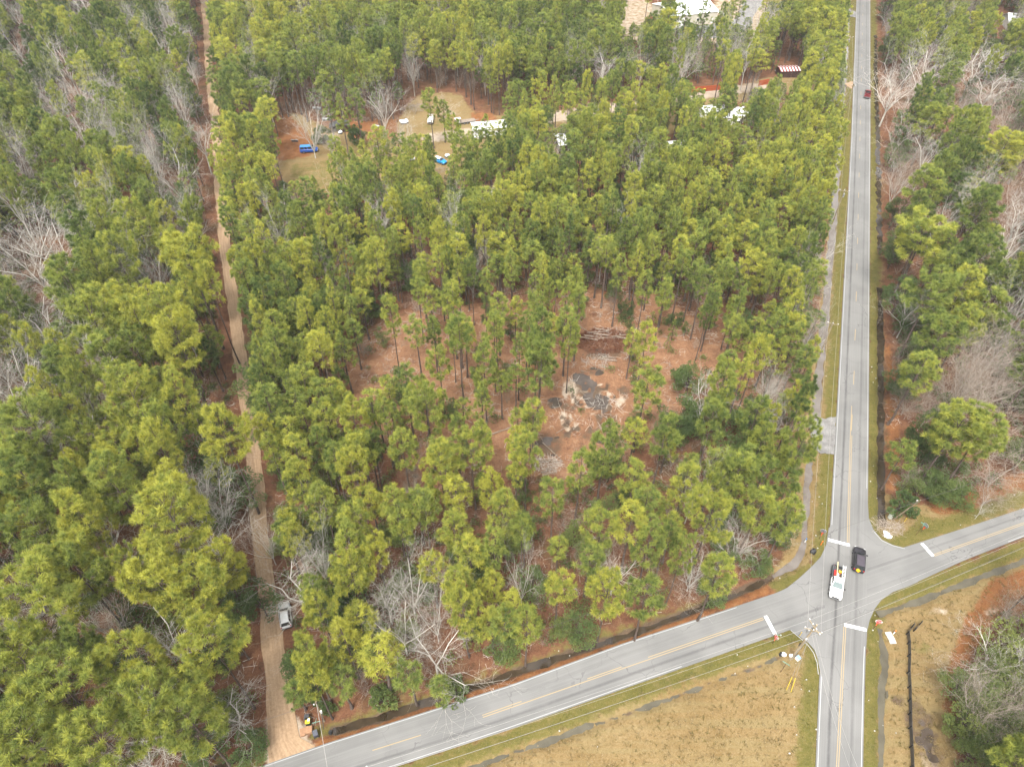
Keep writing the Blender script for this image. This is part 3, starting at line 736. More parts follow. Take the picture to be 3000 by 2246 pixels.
gable("mobile_home", (63.0, 225.6), (70.2, 227.4), 4.4, 2.7, 3.3, 0.3, M_WHITEWALL, M_ROOFW, "white trailer home half hidden by pines near the orange fence", "mobile home", windows=[(2, 1.6, 1.0, 0.9, "window", M_WHITEP)])
gable("mobile_home", (72.0, 219.0), (77.5, 226.5), 4.4, 2.7, 3.4, 0.3, M_WHITEWALL, M_ROOFW, "long white roofed home deep in pines near the main road", "mobile home", windows=[(2, 1.6, 1.0, 0.9, "window", M_WHITEP), (6, 1.6, 1.0, 0.9, "window", M_WHITEP)])
gable("mobile_home", (14.5, 203.0), (17.8, 203.6), 7.2, 2.7, 3.2, 0.25, M_DKWOOD, M_ROOFW, "narrow white roofed trailer standing end on among tall pines", "mobile home")
gable("mobile_home", (47.0, 202.0), (53.2, 203.2), 3.6, 2.5, 3.1, 0.25, M_WHITEWALL, M_ROOFW, "low white roofed cabin in the pines above the parcel", "cabin")
gable("house", (202.8, 308.0), (212.5, 306.0), 9.0, 3.0, 5.0, 0.4, M_WHITEWALL, M_ROOFW, "white roofed house in the far wood east of the main road", "house", windows=[(2, 1.7, 1.1, 1.1, "window", M_WHITEP), (6, 1.7, 1.1, 1.1, "window", M_WHITEP)])
gable("carport", (97.0, 259.6), (104.2, 260.2), 4.6, 2.4, 2.9, 0.3, M_DKWOOD, M_REDROOF, "dark open shed with red and white striped roof", "shed", ribs=7)
def deck_things():
    t = thing("shed", (-57.6, 216.6, 0), 0.12, "dark weathered plank shed with sagging felt roof", "shed")
    n = 12
    me = None
    for k in range(n):
        mb = MB(); mb.box((0, 0, 1.1), (0.24, 0.05, 2.2 + 0.0))
        if me is None: me = mb.mesh("plank", M_DKWOOD)
        q = link("plank", me, t); q.location = (2.4 + 0.26 * k, 0.0 + (0.02 if k % 2 else 0), 0)
    mb = MB(); mb.box((2.7, 3.0, 1.1), (6.0, 0.1, 2.2)); mb.box((5.6, 1.5, 1.1), (0.1, 3.0, 2.2)); mb.box((-0.2, 0.2, 1.0), (0.15, 0.15, 2.0)); mb.box((-0.2, 2.8, 1.0), (0.15, 0.15, 2.0)); mb.build("wall", M_DKWOOD, t)
    mb = MB(); mb.add([(-0.7, -0.4, 1.7), (3.2, -0.4, 2.9), (3.2, 3.4, 2.9), (-0.7, 3.4, 1.7), (5.9, -0.4, 2.1), (5.9, 3.4, 2.1)], [(0, 1, 2, 3), (1, 4, 5, 2)])
    mb.add([(-0.7, -0.4, 1.62), (3.2, -0.4, 2.82), (3.2, 3.4, 2.82), (-0.7, 3.4, 1.62), (5.9, -0.4, 2.02), (5.9, 3.4, 2.02)], [(3, 2, 1, 0), (2, 5, 4, 1)]); mb.build("roof", M_TARROOF, t)
deck_things()
def fence_line(name, a, b, h, n, mat, label, post_m):
    a, b = Vector((*a, 0)), Vector((*b, 0)); L = (b - a).length; rz = math.atan2(b.y - a.y, b.x - a.x)
    t = thing(name, (a.x, a.y, -0.04), rz, label, "fence")
    step = 0.19; k = int(L / step); me = None; mp = None
    for i in range(k):
        if me is None:
            m = MB(); m.box((0, 0, h / 2), (0.165, 0.03, h)); me = m.mesh("plank", mat)
        q = link("plank", me, t); q.location = (step * (i + .5), 0.012 * (i % 2), 0.02 * ((i * 7) % 5) / 5)
    for i in range(int(L / 2.4) + 1):
        if mp is None:
            m = MB(); m.box((0, 0.09, h / 2), (0.1, 0.1, h + 0.1)); mp = m.mesh("post", post_m)
        q = link("post", mp, t); q.location = (min(2.4 * i, L), 0, 0)
    for z in (0.35, h - 0.35):
        m = MB(); m.box((L / 2, 0.05, z), (L, 0.04, 0.1)); m.build("rail", post_m, t)
fence_line("board_fence", (59.0, 246.2), (73.5, 249.3), 1.9, 0, M_FENCE, "orange stained plank fence behind the sandy drive", M_FENCE)
fence_line("board_fence", at(2222, 252), at(2252, 246), 1.9, 0, M_FENCE, "short orange plank fence panel beside the striped roof shed", M_FENCE)
def rail_fence(pts, label):
    P = [Vector((*at(*p), 0)) for p in pts]
    t = thing("rail_fence", (P[0].x, P[0].y, 0), 0, label, "fence")
    O = P[0]
    mp = MB(); mp.box((0, 0, 0.60), (0.11, 0.11, 1.20)); mp.box((0, 0, 1.22), (0.13, 0.13, 0.03)); mp = mp.mesh("post", M_BLACKFENCE)
    for a, b in zip(P[:-1], P[1:]):
        L = (b - a).length; n = max(1, round(L / 2.4)); rz = math.atan2(b.y - a.y, b.x - a.x)
        for i in range(n):
            s, e = a + (b - a) * (i / n), a + (b - a) * ((i + 1) / n)
            q = link("post", mp, t); q.location = s - O; q.rotation_euler.z = rz
            for z in (0.34, 0.72, 1.10):
                m = MB(); m.box((0, 0, 0), ((e - s).length, 0.06, 0.19)); q = m.build("rail", M_BLACKFENCE, t)
                c = (s + e) / 2 - O + Vector((-math.sin(rz), math.cos(rz), 0)) * 0.085; q.location = (c.x, c.y, z); q.rotation_euler.z = rz
    q = link("post", mp, t); q.location = P[-1] - O
rail_fence([(2670, 1836), (2654, 1858), (2657, 1886), (2658, 1922), (2656, 1972), (2658.6, 2014), (2661, 2133), (2666, 2246), (2668, 2290)], "long black three rail fence beside the south verge ditch")
rail_fence([(2693, 1829), (2676, 1848)], "short stub of black rail fence beyond the gate gap")

# ------------------------------------------------------------------ tree shapes
def unit(a): return a / (np.linalg.norm(a, axis=-1, keepdims=True) + 1e-9)
def seg_tubes(p0, p1, r0, r1, n):
    p0, p1 = np.asarray(p0, float), np.asarray(p1, float); r0, r1 = np.asarray(r0, float), np.asarray(r1, float)
    d = unit(p1 - p0)
    ref = np.where(np.abs(d[:, 2:3]) > 0.9, np.array([[1., 0, 0]]), np.array([[0, 0, 1.]]))
    a = unit(np.cross(d, ref)); b = np.cross(d, a)
    t = np.arange(n) * 2 * np.pi / n
    off = a[:, None, :] * np.cos(t)[None, :, None] + b[:, None, :] * np.sin(t)[None, :, None]
    V = np.concatenate([p0[:, None] + off * r0[:, None, None], p1[:, None] + off * r1[:, None, None]], 1).reshape(-1, 3)
    k = np.arange(n); k2 = (k + 1) % n
    T = np.concatenate([np.c_[k, k2, n + k2], np.c_[k, n + k2, n + k]])
    T = (T[None] + (np.arange(len(p0)) * 2 * n)[:, None, None]).reshape(-1, 3)
    return V, T
def blades(P, D, size, M, rg, wid=0.16, spread=1.0, up=0.25, tv=None):
    N = len(P)
    size = np.broadcast_to(size, (N,))
    rd = unit(rg.normal(size=(N, M, 3)))
    d = unit(D[:, None] * 0.8 + rd * spread + np.array([0, 0, up]))
    L = size[:, None, None] * rg.uniform(0.7, 1.15, (N, M, 1))
    s = unit(np.cross(d, unit(rg.normal(size=(N, M, 3))))) * (wid * size[:, None, None] * 0.5)
    base = P[:, None] + d * L * 0.12
    V = np.stack([base - s, base + s, P[:, None] + d * L], 2).reshape(-1, 3)
    T = np.arange(N * M * 3).reshape(-1, 3)
    t = rg.uniform(0, 1, N) if tv is None else tv
    TV = np.repeat(np.clip(t, 0, 1), M * 3)
    return V, T, TV
def trunk_path(H, rg, lean=0.03, n=9):
    z = np.linspace(0, H, n); w = np.cumsum(rg.normal(0, lean, (n, 2)), 0) * (H / n); w[0] = 0
    return np.c_[w, z]
def pine_arrays(seed, H, cb, Rr, style='round', ntuft=210, M=20, tuft=0.62, dens=1.0):
    rg = np.random.default_rng(seed)
    tp = trunk_path(H, rg)
    rr = np.interp(np.linspace(0, 1, len(tp)), [0, 0.04, 0.5, 1], [0.0145 * H, 0.0105 * H, 0.0075 * H, 0.0018 * H])
    S0, S1, Q0, Q1 = list(tp[:-1]), list(tp[1:]), list(rr[:-1]), list(rr[1:])
    def tp_at(z): return np.array([np.interp(z, tp[:, 2], tp[:, 0]), np.interp(z, tp[:, 2], tp[:, 1]), z])
    nb = int((H * (1 - cb)) * 3.6 * dens)
    tips, dirs, b0, b1, c0, c1 = [], [], [], [], [], []
    az = rg.uniform(0, 6.28)
    lobe = rg.uniform(0.72, 1.12, 7)                      # the crown bulges differently round its girth
    for i in range(nb):
        u = (i + rg.uniform(0, 1)) / nb
        if style == 'flat': u = u ** 0.75
        z = H * (cb + (1 - cb) * u)
        if style == 'round': prof = math.sqrt(max(0.02, 1 - ((u - 0.34) / 0.68) ** 2)) if u > 0.34 else 0.60 + 0.40 * u / 0.34
        elif style == 'flat': prof = math.sqrt(max(0.02, 1 - ((u - 0.55) / 0.48) ** 2)) if u > 0.55 else 0.40 + 0.60 * u / 0.55
        else: prof = max(0.08, 1.0 - u) ** 0.7
        az += 2.4 + rg.normal(0, 0.35)
        L = Rr * prof * rg.uniform(0.72, 1.08) * lobe[int(az / 6.283 * 7) % 7]
        if style != 'cone' and u < 0.14 and rg.random() < 0.5: L *= 0.45
        el = np.interp(u, [0, 0.5, 1], [-0.05, 0.28, 0.95]) + rg.normal(0, 0.13)
        p0 = tp_at(z); d = np.array([math.cos(az) * math.cos(el), math.sin(az) * math.cos(el), math.sin(el)])
        mid = p0 + d * L * 0.55 + np.array([0, 0, -0.03 * L]); tip = p0 + d * L + np.array([0, 0, 0.10 * L])
        r = 0.012 + 0.010 * L
        b0 += [p0, mid]; b1 += [mid, tip]; c0 += [r, r * 0.6]; c1 += [r * 0.6, 0.012]
        k = max(1, int(round(L * L * 0.32 + L * 0.9)))
        for q in range(k):
            t = 1.0 if q == 0 else math.sqrt(rg.uniform(0.30, 1.0))
            b = mid + (tip - mid) * ((t - 0.55) / 0.45) if t > 0.55 else p0 + (mid - p0) * (t / 0.55)
            if q == 0: pos = tip
            else:
                lat = np.array([-d[1], d[0], 0]) * rg.choice((-1, 1)) * rg.uniform(0.3, 1.0) * (0.26 * L + 0.25)
                pos = b + lat + np.array([0, 0, rg.uniform(0.0, 0.5)])
                b0.append(b); b1.append(pos); c0.append(0.018); c1.append(0.009)
            tips.append(pos); o = unit(pos - (p0 + np.array([0, 0, 0.25 * L]))); dirs.append(unit(o + np.array([0, 0, 0.7])))
    tips, dirs = np.array(tips), np.array(dirs)
    Vt, Tt = seg_tubes(S0, S1, Q0, Q1, 7)
    Vb, Tb = seg_tubes(b0, b1, c0, c1, 3)
    VT = np.r_[Vt, Vb]; TT = np.r_[Tt, Tb + len(Vt)]
    sz = tuft * rg.uniform(0.75, 1.3, len(tips))
    tv = rg.uniform(0, 1, len(tips))
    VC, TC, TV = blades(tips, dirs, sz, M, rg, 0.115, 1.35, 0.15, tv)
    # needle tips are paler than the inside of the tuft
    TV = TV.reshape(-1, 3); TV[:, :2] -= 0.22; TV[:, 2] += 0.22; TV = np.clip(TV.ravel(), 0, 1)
    # young shoot tips: paler short needles at the end of each tuft
    return VT, TT, VC, TC, TV
def leafy_arrays(seed, H, Rr, cb=0.18, nclump=30, per=80, leaf=0.27, multi=False):
    rg = np.random.default_rng(seed)
    S0, S1, Q0, Q1 = [], [], [], []
    cen, rad = [], []
    top = H * 0.62
    S0.append(np.zeros(3)); S1.append(np.array([rg.normal(0, .2), rg.normal(0, .2), H * cb])); Q0.append(0.012 * H + 0.03); Q1.append(0.009 * H + 0.02)
    for i in range(nclump):
        u = rg.uniform(0, 1); a = rg.uniform(0, 6.28)
        z = H * (cb + (1 - cb) * u * 0.94); pr = math.sqrt(max(0.05, 1 - ((u - 0.40) / 0.66) ** 2))
        r = Rr * pr * math.sqrt(rg.uniform(0.15, 1.0)) * rg.uniform(0.7, 1.25)
        c = np.array([math.cos(a) * r, math.sin(a) * r, z]); cen.append(c); rad.append(Rr * rg.uniform(0.20, 0.36))
        st = np.array([0, 0, H * (cb + 0.25 * u)]); mid = (st + c) / 2 + np.array([0, 0, 0.05 * H])
        S0 += [st, mid]; S1 += [mid, c]; Q0 += [0.05, 0.03]; Q1 += [0.03, 0.012]
    P, D, TV0 = [], [], []
    for c, r in zip(cen, rad):
        n = int(per * (r / (Rr * 0.28)) ** 2)
        v = unit(rg.normal(size=(n, 3))); rr_ = r * rg.uniform(0.55, 1.05, (n, 1))
        P.append(c + v * rr_ * np.array([1, 1, 0.75])); D.append(v); TV0.append(np.clip(rg.uniform(0, 1) * 0.6 + rg.uniform(0, 0.4, n), 0, 1))
    P, D, TV0 = np.concatenate(P), np.concatenate(D), np.concatenate(TV0)
    VC, TC, TV = blades(P, D, leaf, 3, rg, 0.75, 0.9, 0.35, TV0)
    VT, TT = seg_tubes(S0, S1, Q0, Q1, 5)
    return VT, TT, VC, TC, TV
def bare_arrays(seed, H, Rr, fork=0.3, up=0.9, lv=(9, 5, 5, 4), thick=1.0):
    rg = np.random.default_rng(seed)
    main, twig = [], []
    def grow(p, d, L, r, level, straight):
        n = 3 if level < 2 else 2
        q = p
        for i in range(n):
            dd = unit(d + rg.normal(0, 0.16 + 0.05 * level, 3) + np.array([0, 0, 0.05])); e = q + dd * L / n
            r2 = r * (1 - 0.28)
            (main if level < 2 else twig).append((q, e, r, r2)); 
            if level < len(lv):
                kids = lv[level] / n
                kids = int(kids) + (rg.random() < kids - int(kids))
                for _ in range(kids):
                    s = q + (e - q) * rg.uniform(0.2, 1.0)
                    side_ = unit(np.cross(dd, rg.normal(size=3)))
                    nd = unit(dd * rg.uniform(0.55, 1.0) + side_ * rg.uniform(0.5, 0.95) + np.array([0, 0, 0.22 * up]))
                    grow(s, nd, L * rg.uniform(0.42, 0.68), max(r2 * 0.55, 0.010 * thick), level + 1, False)
            q, r, d = e, r2, dd
    h0 = H * fork
    tr = trunk_path(h0, rg, 0.04, 4); r0 = (0.011 * H + 0.03) * thick
    for i in range(3): main.append((tr[i], tr[i + 1], r0 * (1 - 0.1 * i), r0 * (1 - 0.1 * (i + 1))))
    nl_ = rg.integers(4, 6)
    for k in range(nl_):
        a = 6.28 * k / nl_ + rg.normal(0, 0.3); sp = Rr / (H - h0) * rg.uniform(0.35, 1.0)
        d = unit(np.array([math.cos(a) * sp, math.sin(a) * sp, 1.0]))
        grow(tr[-1] - np.array([0, 0, rg.uniform(0, 0.25) * h0]), d, (H - h0) * rg.uniform(0.75, 1.0) * (1 + 0.25 * sp), r0 * 0.6, 1, False)
    def arr(L, n):
        a = [np.array([x[i] for x in L]) for i in range(4)]
        return seg_tubes(a[0], a[1], a[2], a[3], n)
    V1, T1 = arr(main, 5); V2, T2 = arr(twig, 3)
    return V1, T1, V2, T2, np.zeros(len(V2))

class Species:
    """One drawn tree: a trunk mesh and a crown mesh (for single trees), and both in one mesh (for the far wood)."""
    def __init__(s, name, arrs, H, Rr, mats, part2):
        VT, TT, VC, TC, TV = arrs
        s.H, s.R, s.part2 = H, Rr, part2
        z = np.zeros(len(VT))
        s.trunk = np_mesh(name + "_trunk", VT, TT, [mats[0]], {"tv": ('FLOAT', z)}, smooth=True)
        s.crown = np_mesh(name + "_" + part2, VC, TC, [mats[1]], {"tv": ('FLOAT', TV)})
        s.both = np_mesh(name + "_both", np.r_[VT, VC], np.r_[TT, TC + len(VT)], list(mats), {"tv": ('FLOAT', np.r_[z, TV])}, np.r_[np.zeros(len(TT)), np.ones(len(TC))])
PINES = {
 'broad': [Species("broad_pine", pine_arrays(s, 25, cb, 6.0, st, M=44, tuft=0.92, dens=0.85), 25, 6.0, (M_BARK, M_NEEDLE), "crown") for s, st, cb in ((11, 'round', .56), (12, 'flat', .58), (13, 'round', .60), (14, 'flat', .55), (15, 'round', .52))],
 'mid': [Species("pine", pine_arrays(s, 22, cb, 4.0, st, M=44, tuft=0.84), 22, 4.0, (M_BARK, M_NEEDLE), "crown") for s, st, cb in ((21, 'round', .56), (22, 'flat', .60), (23, 'round', .50), (24, 'round', .62), (25, 'flat', .54))],
 'slim': [Species("slim_pine", pine_arrays(s, 20, cb, 2.5, st, M=44, tuft=0.74, dens=1.2), 20, 2.5, (M_BARK, M_NEEDLE), "crown") for s, st, cb in ((31, 'round', .62), (32, 'cone', .50), (33, 'round', .56), (34, 'flat', .66), (35, 'round', .60))],
 'young': [Species("young_pine", pine_arrays(s, 9, 0.15, 1.9, 'cone', M=32, tuft=0.6), 9, 1.9, (M_BARK, M_NEEDLE), "crown") for s in (41, 42)],
}
OAKS = [Species("evergreen", leafy_arrays(s, 12, 3.6), 12, 3.6, (M_BARK, M_LEAF), "crown") for s in (51, 52, 53)]
SHRUBS = [Species("shrub", leafy_arrays(s, 3.4, 1.9, 0.05, 18, 60, 0.26), 3.4, 1.9, (M_BARK, M_LEAF), "crown") for s in (61, 62)]
BARES = [Species("bare", bare_arrays(s, 15, Rr, fk, 0.9, lv, th), 15, Rr, (M_TWIG, M_TWIG), "branches") for s, Rr, fk, lv, th in
         ((71, 4.5, .28, (0, 7, 6, 4), 1.0), (72, 5.5, .2, (0, 8, 6, 4), 1.1), (73, 3.2, .4, (0, 7, 5, 3), 0.9), (74, 5.0, .15, (0, 7, 6, 4), 1.0))]
BUSHB = [Species("brown_thicket", bare_arrays(s, 9, 4.5, 0.10, 0.8, (0, 7, 6, 4), 0.8), 9, 4.5, (M_TWIGP, M_TWIGP), "branches") for s in (81, 82)]
DEADP = [Species("dead_pine", pine_arrays(91, 22, 0.62, 2.2, 'flat', M=9, tuft=0.5, dens=0.7), 22, 2.2, (M_BARK, M_DRYN), "crown")]

# ------------------------------------------------------------------ which trees stand where
# crown centre in the photograph (3000 px wide), crown radius, height, tint
HERO = []
def hp(kind, rows):
    for r in rows: HERO.append((kind,) + tuple(r))
hp('broad', [(115,1281,7,26,.62),(403,1188,6,25,.80),(672,1307,5,25,.90),(346,1442,5.4,24,.62),(511,1534,6.6,26,.86),(261,1549,5,24,.82),(96,1434,5.2,24,.42),(127,1573,5.6,23,.40),(246,1672,5.5,23,.70),
 (417,689,5.6,26,.80),(570,804,7,27,.88),(359,784,5,25,.76),(217,858,6,25,.52),(502,940,6,26,.88),(529,1017,6,25,1.0),(295,960,6,25,.60),
 (488,1733,5.6,24,.95),(608,1755,5.4,23,.80),(163,1805,7,25,.70),(416,1950,5,23,.76),(644,1925,5,23,.82),(253,1715,5,24,.56),(217,2048,6.6,24,.74),(90,1957,5.5,24,.68),(470,2066,5.6,23,.60),(560,2112,5.2,22,.74),(100,2180,6,23,.72),(330,2190,6,23,.70),
 (1038,1697,4.8,20,.82),(1362,1794,4.6,19,.80),(1771,1748,5,19,.84),(2069,1546,5.4,21,.72),(2336,1322,4.6,22,.62),(2105,1146,4.8,22,.72),
 (1253,1207,5.2,22,.62),(1384,1338,5.2,20,.72),(1289,1380,5,20,.84),(1768,1335,5.4,21,.52),(1045,1257,5,20,.86),(1036,1392,4.6,20,.95),
 (2688,719,7.4,22,.84),(2783,1280,5.2,20,.74),(2862,1292,5,20,.70),(2735,1012,5,20,.50),(2812,860,4.8,20,.88),(2714,890,5,20,.46),(2862,773,5,20,.40),(2710,563,5,20,.62),(2859,640,5,20,.28),(2931,454,6,19,.98),
 (945,1812,3.8,19,.88),(915,1940,4.6,18,.86)])
hp('mid', [(480,1330,4.6,25,1.0),(230,1434,3.8,22,.50),(627,865,4,25,.92),(47,899,4,23,.35),(1637,1737,4,17,.82),(1543,1831,4,17,.68),(1890,1758,4.6,17,.48),(2093,1690,4.6,18,.72),(1344,1730,4.4,19,.78),
 (2208,1069,4,22,.90),(2146,1413,4.8,20,.70),(2002,1433,4.6,20,.78),(2208,1515,4.8,20,.76),(2300,1535,4.2,20,.72),(2336,1196,3.2,22,.22),
 (1348,1005,3.8,22,.50),(1583,1000,3.6,26,.48),(1583,1070,4.2,22,.52),(1886,1017,3.2,20,.88),(1886,1165,4.6,20,.70),(1542,1348,4.2,19,.74),(1181,1330,4.4,19,.76),(1149,945,2.8,20,.70),(1450,990,3.2,20,.62),(1420,1080,3.4,20,.55),(1290,1080,3,18,.62),
 (923,2000,3.6,17,.86),(2681,1102,4,18,.60),(2645,1330,3,13,.55),(2786,563,4,18,.22),(1105,775,4.2,22,.80),(890,790,3.6,21,.84),(1700,1390,4.4,19,.60),(1850,1420,4.6,19,.66),(1940,1300,4.4,20,.56),(2080,1260,4.4,20,.52),(2210,1240,4.4,20,.50),(1620,1480,4.4,18,.62),(1480,1500,4.2,18,.68),(1760,1560,4.4,18,.66),(1900,1600,4.4,18,.64),(1330,1560,4.2,18,.70),(1180,1560,4.4,18,.66),(1050,1550,4.4,18,.80),(950,1480,4.4,18,.72),(880,1410,4.2,18,.84),(960,1250,4.4,18,.70),(2420,1235,2.0,14,.4)])
HERO = [h for h in HERO if not (h[1] == 2420 and h[2] == 1235)]
hp('mid', [(1262,318,4.6,17,.62),(1298,330,4.0,13,.45)])
hp('slim', [(1117,1924,3.0,15,.95),(1265,1672,2.2,15,.92),(1205,1985,2.4,12,.5),(1290,2010,2.0,10,.45),(1000,2000,2.4,12,.45),(1424,372,2.4,14,.6),(1462,392,2.6,13,.66),(1392,404,2.4,12,.6),(2090,330,2.4,14,.55),(2120,320,2.6,14,.5),(2176,345,2.6,14,.6),(2200,325,2.6,14,.55),(1655,410,2.2,14,.5),(1630,415,2.2,13,.6),(1225,1000,2.4,18,.66),(1200,1190,2.2,16,.7),(1660,960,2.2,18,.6),(1985,60,2.6,20,.45),(2008,55,2.0,14,.4),(2062,50,2.4,19,.30),(2165,35,3.0,19,.50),(1952,36,3.0,20,.45),(2095,90,2.2,15,.55),(870,2030,2.0,8,.4)])
hp('slim', [(980,500,1.9,15,.6),(1035,478,2.1,16,.55),(1075,500,1.8,15,.66),(1105,480,2.0,16,.5),(1135,500,1.7,14,.6),(1165,478,1.9,15,.62),(1190,510,1.8,14,.58),(1230,490,1.9,15,.6),(1150,545,1.8,15,.62),(1085,545,1.9,15,.55),(1260,520,1.9,14,.6),(925,560,2.0,15,.6),(870,575,2.0,14,.66),(1215,440,2.2,15,.55),(1130,425,2.4,15,.64),(1340,440,1.9,14,.58),(1385,452,1.9,14,.62),(1000,330,2.4,20,.6),(1045,320,2.6,20,.5),(960,300,2.6,20,.55),(1560,330,2.2,16,.6),(1700,318,2.2,16,.6),(1830,300,2.2,15,.6),(2040,300,2.2,14,.6)])
hp('dead', [(1017,790,2.2,22,.4)])
hp('bare', [(1175,1841,3.2,14,.8),(1272,1915,4.4,11,.8),(1272,1801,2.6,14,.75),(1200,1722,4,13,.6),(872,1733,4.2,11,.7),(1132,1762,2.2,12,.7),
 (78,750,8,18,.8),(170,723,6,19,.9),(451,811,4.8,18,.85),(386,860,2.8,14,.8),(142,960,5,16,.6),(254,696,3.2,16,.5),(44,1102,5,16,.6),(237,400,6,20,.8),(193,190,4.4,20,.75),(68,170,5.4,20,.6),(251,27,6,20,.6),(136,295,4,18,.6),(220,285,4,18,.6),(271,312,4,18,.6),(502,85,4.6,19,.6),(485,156,4.6,19,.6),(522,305,4,18,.55),(590,417,4.4,16,.5),(505,515,5.2,17,.8),(356,288,4,18,.7),(75,485,5,18,.6),(356,444,3.6,17,.6),(60,60,5,20,.5),
 (23,1158,4.4,15,.7),(254,1284,3.4,15,.6),(588,1427,3.4,14,.75),(630,1480,3.6,14,.8),(622,1592,4.0,14,.7),(403,1611,4,14,.7),(630,1673,3,12,.7),(108,1737,4,15,.7),(318,1805,4.2,15,.7),(506,1896,4.2,13,.8),(690,2095,3.2,9,.7),(409,2218,4,12,.6),(780,1590,2.2,11,.7),
 (1114,661,2.8,17,.6),(1335,679,2.8,17,.55),(821,712,2.6,19,.5),(906,374,5,16,.8),(968,420,2.4,9,.7),(1120,316,4.6,15,.5),(2148,155,3.2,17,.5),(2188,179,3.4,17,.6),(1769,212,4.6,17,.5),(2237,73,4,16,.4),(2412,180,4.2,13,.7),(2390,190,3.4,12,.6),
 (2709,216,7,17,.75),(2629,236,5,15,.6),(2609,285,6,15,.5),(2853,211,6,17,.7),(2897,273,6,15,.5),(2754,646,4.6,16,.55),(2630,538,3.4,12,.7),(2714,469,4.2,17,.75),(2946,726,5.4,16,.85),(2980,660,4.4,15,.7),(2960,930,3.6,16,.8),(2880,1490,1.2,5,.5),(2060,1180,3.2,13,.6),(2250,1150,3.2,11,.6),(2260,1215,3,11,.6),(2170,1590,3.2,11,.5),(2030,1680,3.4,9,.55),(2920,1920,4.2,8,.75),(1180,395,3,11,.5),(1310,330,2.6,8,.5),(1800,1690,3,9,.5)])
hp('thicket', [(2819,1138,8.0,15,.5),(2850,1160,7.0,14,.5),(2790,1165,6.0,13,.5),(2860,1100,6.0,15,.5),(2900,1230,6.0,12,.5),(2930,1380,6.5,9,.5),(2938,603,6.5,14,.5),(2980,560,5,13,.5),(2660,1180,4,7,.5),(2900,1450,4.5,6,.5),(2960,330,6,12,.5),(2800,300,5,11,.5),(2640,310,6,10,.5),(2900,400,5,11,.5),(2650,480,4.5,9,.5),(1215,318,3,4,.5),(2650,590,4,9,.5)])
hp('oak', [(780,990,4,12,.45),(830,1060,4.4,13,.30),(900,930,4.2,13,.28),(790,1060,3.8,11,.35),(860,870,4,12,.30),(960,900,3.6,12,.3),(1163,1120,2.6,9,.16),(560,1340,4,12,.2),(700,1430,3.4,10,.25),(800,1250,4,12,.3),(745,1130,4,12,.35),(1010,1790,4,12,.35),(1060,1850,3.6,10,.35),(980,1760,3.4,10,.3),(760,1760,3.0,9,.2),(2780,1440,3,7,.5),(2740,1425,2.6,6,.4),(2700,1400,2.8,7,.55),(2820,1455,2.4,5,.45),(2812,2010,2.6,6,.5),(2850,2100,3.0,8,.75),(2900,2060,3.6,9,.7),(2960,2120,3.6,9,.62),(2890,1990,2.6,8,.5),(2930,1950,2.6,7,.8),(2890,2180,3.0,7,.65),(2970,1990,3.2,8,.9),(2990,1880,4.4,9,.85),(2960,2210,3.2,7,.7),(2850,2215,2.4,5,.7),(2822,2120,2.4,5,.55),(2020,1110,3.4,8,.45),(2190,1330,4.4,11,.4),(2120,1200,4,11,.22),(1990,1220,4,11,.24),(720,2180,2.6,6,.3),(600,2190,3,8,.3),(880,1560,3.4,10,.3),(2790,1200,3,8,.4),(2630,450,3.4,10,.4),(2625,620,3,9,.4),(2640,860,4,10,.3),(1960,260,3,8,.3),(1560,1700,2.6,7,.4),(1700,1840,2.8,8,.4),(2090,1728,2.4,6,.45),(2220,1645,2.4,6,.45),(1480,1890,2.6,7,.45)])
hp('shrub', [(2641,1478,2.4,4.6,.2),(900,2020,2.0,3.4,.2),(960,2075,1.2,1.8,.4),(1330,2020,2,3.5,.4),(1120,2050,2,3.0,.5),(2000,1100,2,4,.3),(1050,395,2.6,7,.2),(945,395,2.6,6,.15),(1590,330,2.4,5,.2),(2150,95,3,6,.3),(2010,80,2.6,4,.2),(2030,84,2.4,4,.25),(2610,850,1.6,3.4,.35),(640,2090,2,4,.3)])

KEEP = [(904,440,34),(870,505,40),(930,500,30),(1262,350,26),(1365,352,34),(1000,385,34),(1440,368,30),(1398,413,14),(1296,468,22),(1870,60,20),(2064,262,34),(2240,240,16),(2310,205,34),(2270,205,26),(834,1800,42),(905,2110,45),(945,2085,30),
 (1745,1140,75),(1777,1235,34),(1742,1275,26),(2825,1110,60),(2860,1150,50),(1606,1302,30),(1700,1200,60),(1768,1000,62),(1610,1310,36),(1470,1265,30),(1150,930,18),(1110,1060,26),(1060,1120,30),(1210,1000,24),(1400,960,18),(1990,1040,40),(2090,1020,26),(1180,890,20),(1640,1385,30),(1930,1070,40),
 (2088,313,16),(2173,322,18),(2145,348,10),(1640,400,16),(1965,394,12),(2945,45,26),(1240,320,24),(2190,60,36),(2045,30,50),(1920,30,20),(2070,110,24),(1990,100,16),(1850,100,30),(2560,1545,60),(2680,1540,80),(2800,1510,50),(2900,1460,40),(2980,1420,40),(2700,1640,90),(2850,1600,80),(2960,1560,60),(2700,1850,120),(2660,2050,120),(2660,2200,120),(2850,1760,60),(2770,1860,50)]
for fr in np.linspace(0, 1, 90):
    for L_, R2 in ((N_LEFT, N_RIGHT),):
        A_, _ = resample(L_, 200); B_, _ = resample(R2, 200); i = int(fr * 199)
        q = (A_[i] + B_[i]) / 2; u_, v_, _ = proj(q[0], q[1], 0.0); w_ = abs(proj(B_[i][0], B_[i][1], 0.0)[0] - u_)
        KEEP.append((u_, v_, w_ * 1.1)); KEEP.append((u_ - w_ * 1.1, v_, w_ * 0.75))
        if v_ > 560: KEEP.append((u_ - w_ * 1.9, v_, w_ * 0.5))
        KEEP.append((u_ + w_ * 1.25, v_, w_ * 0.45))
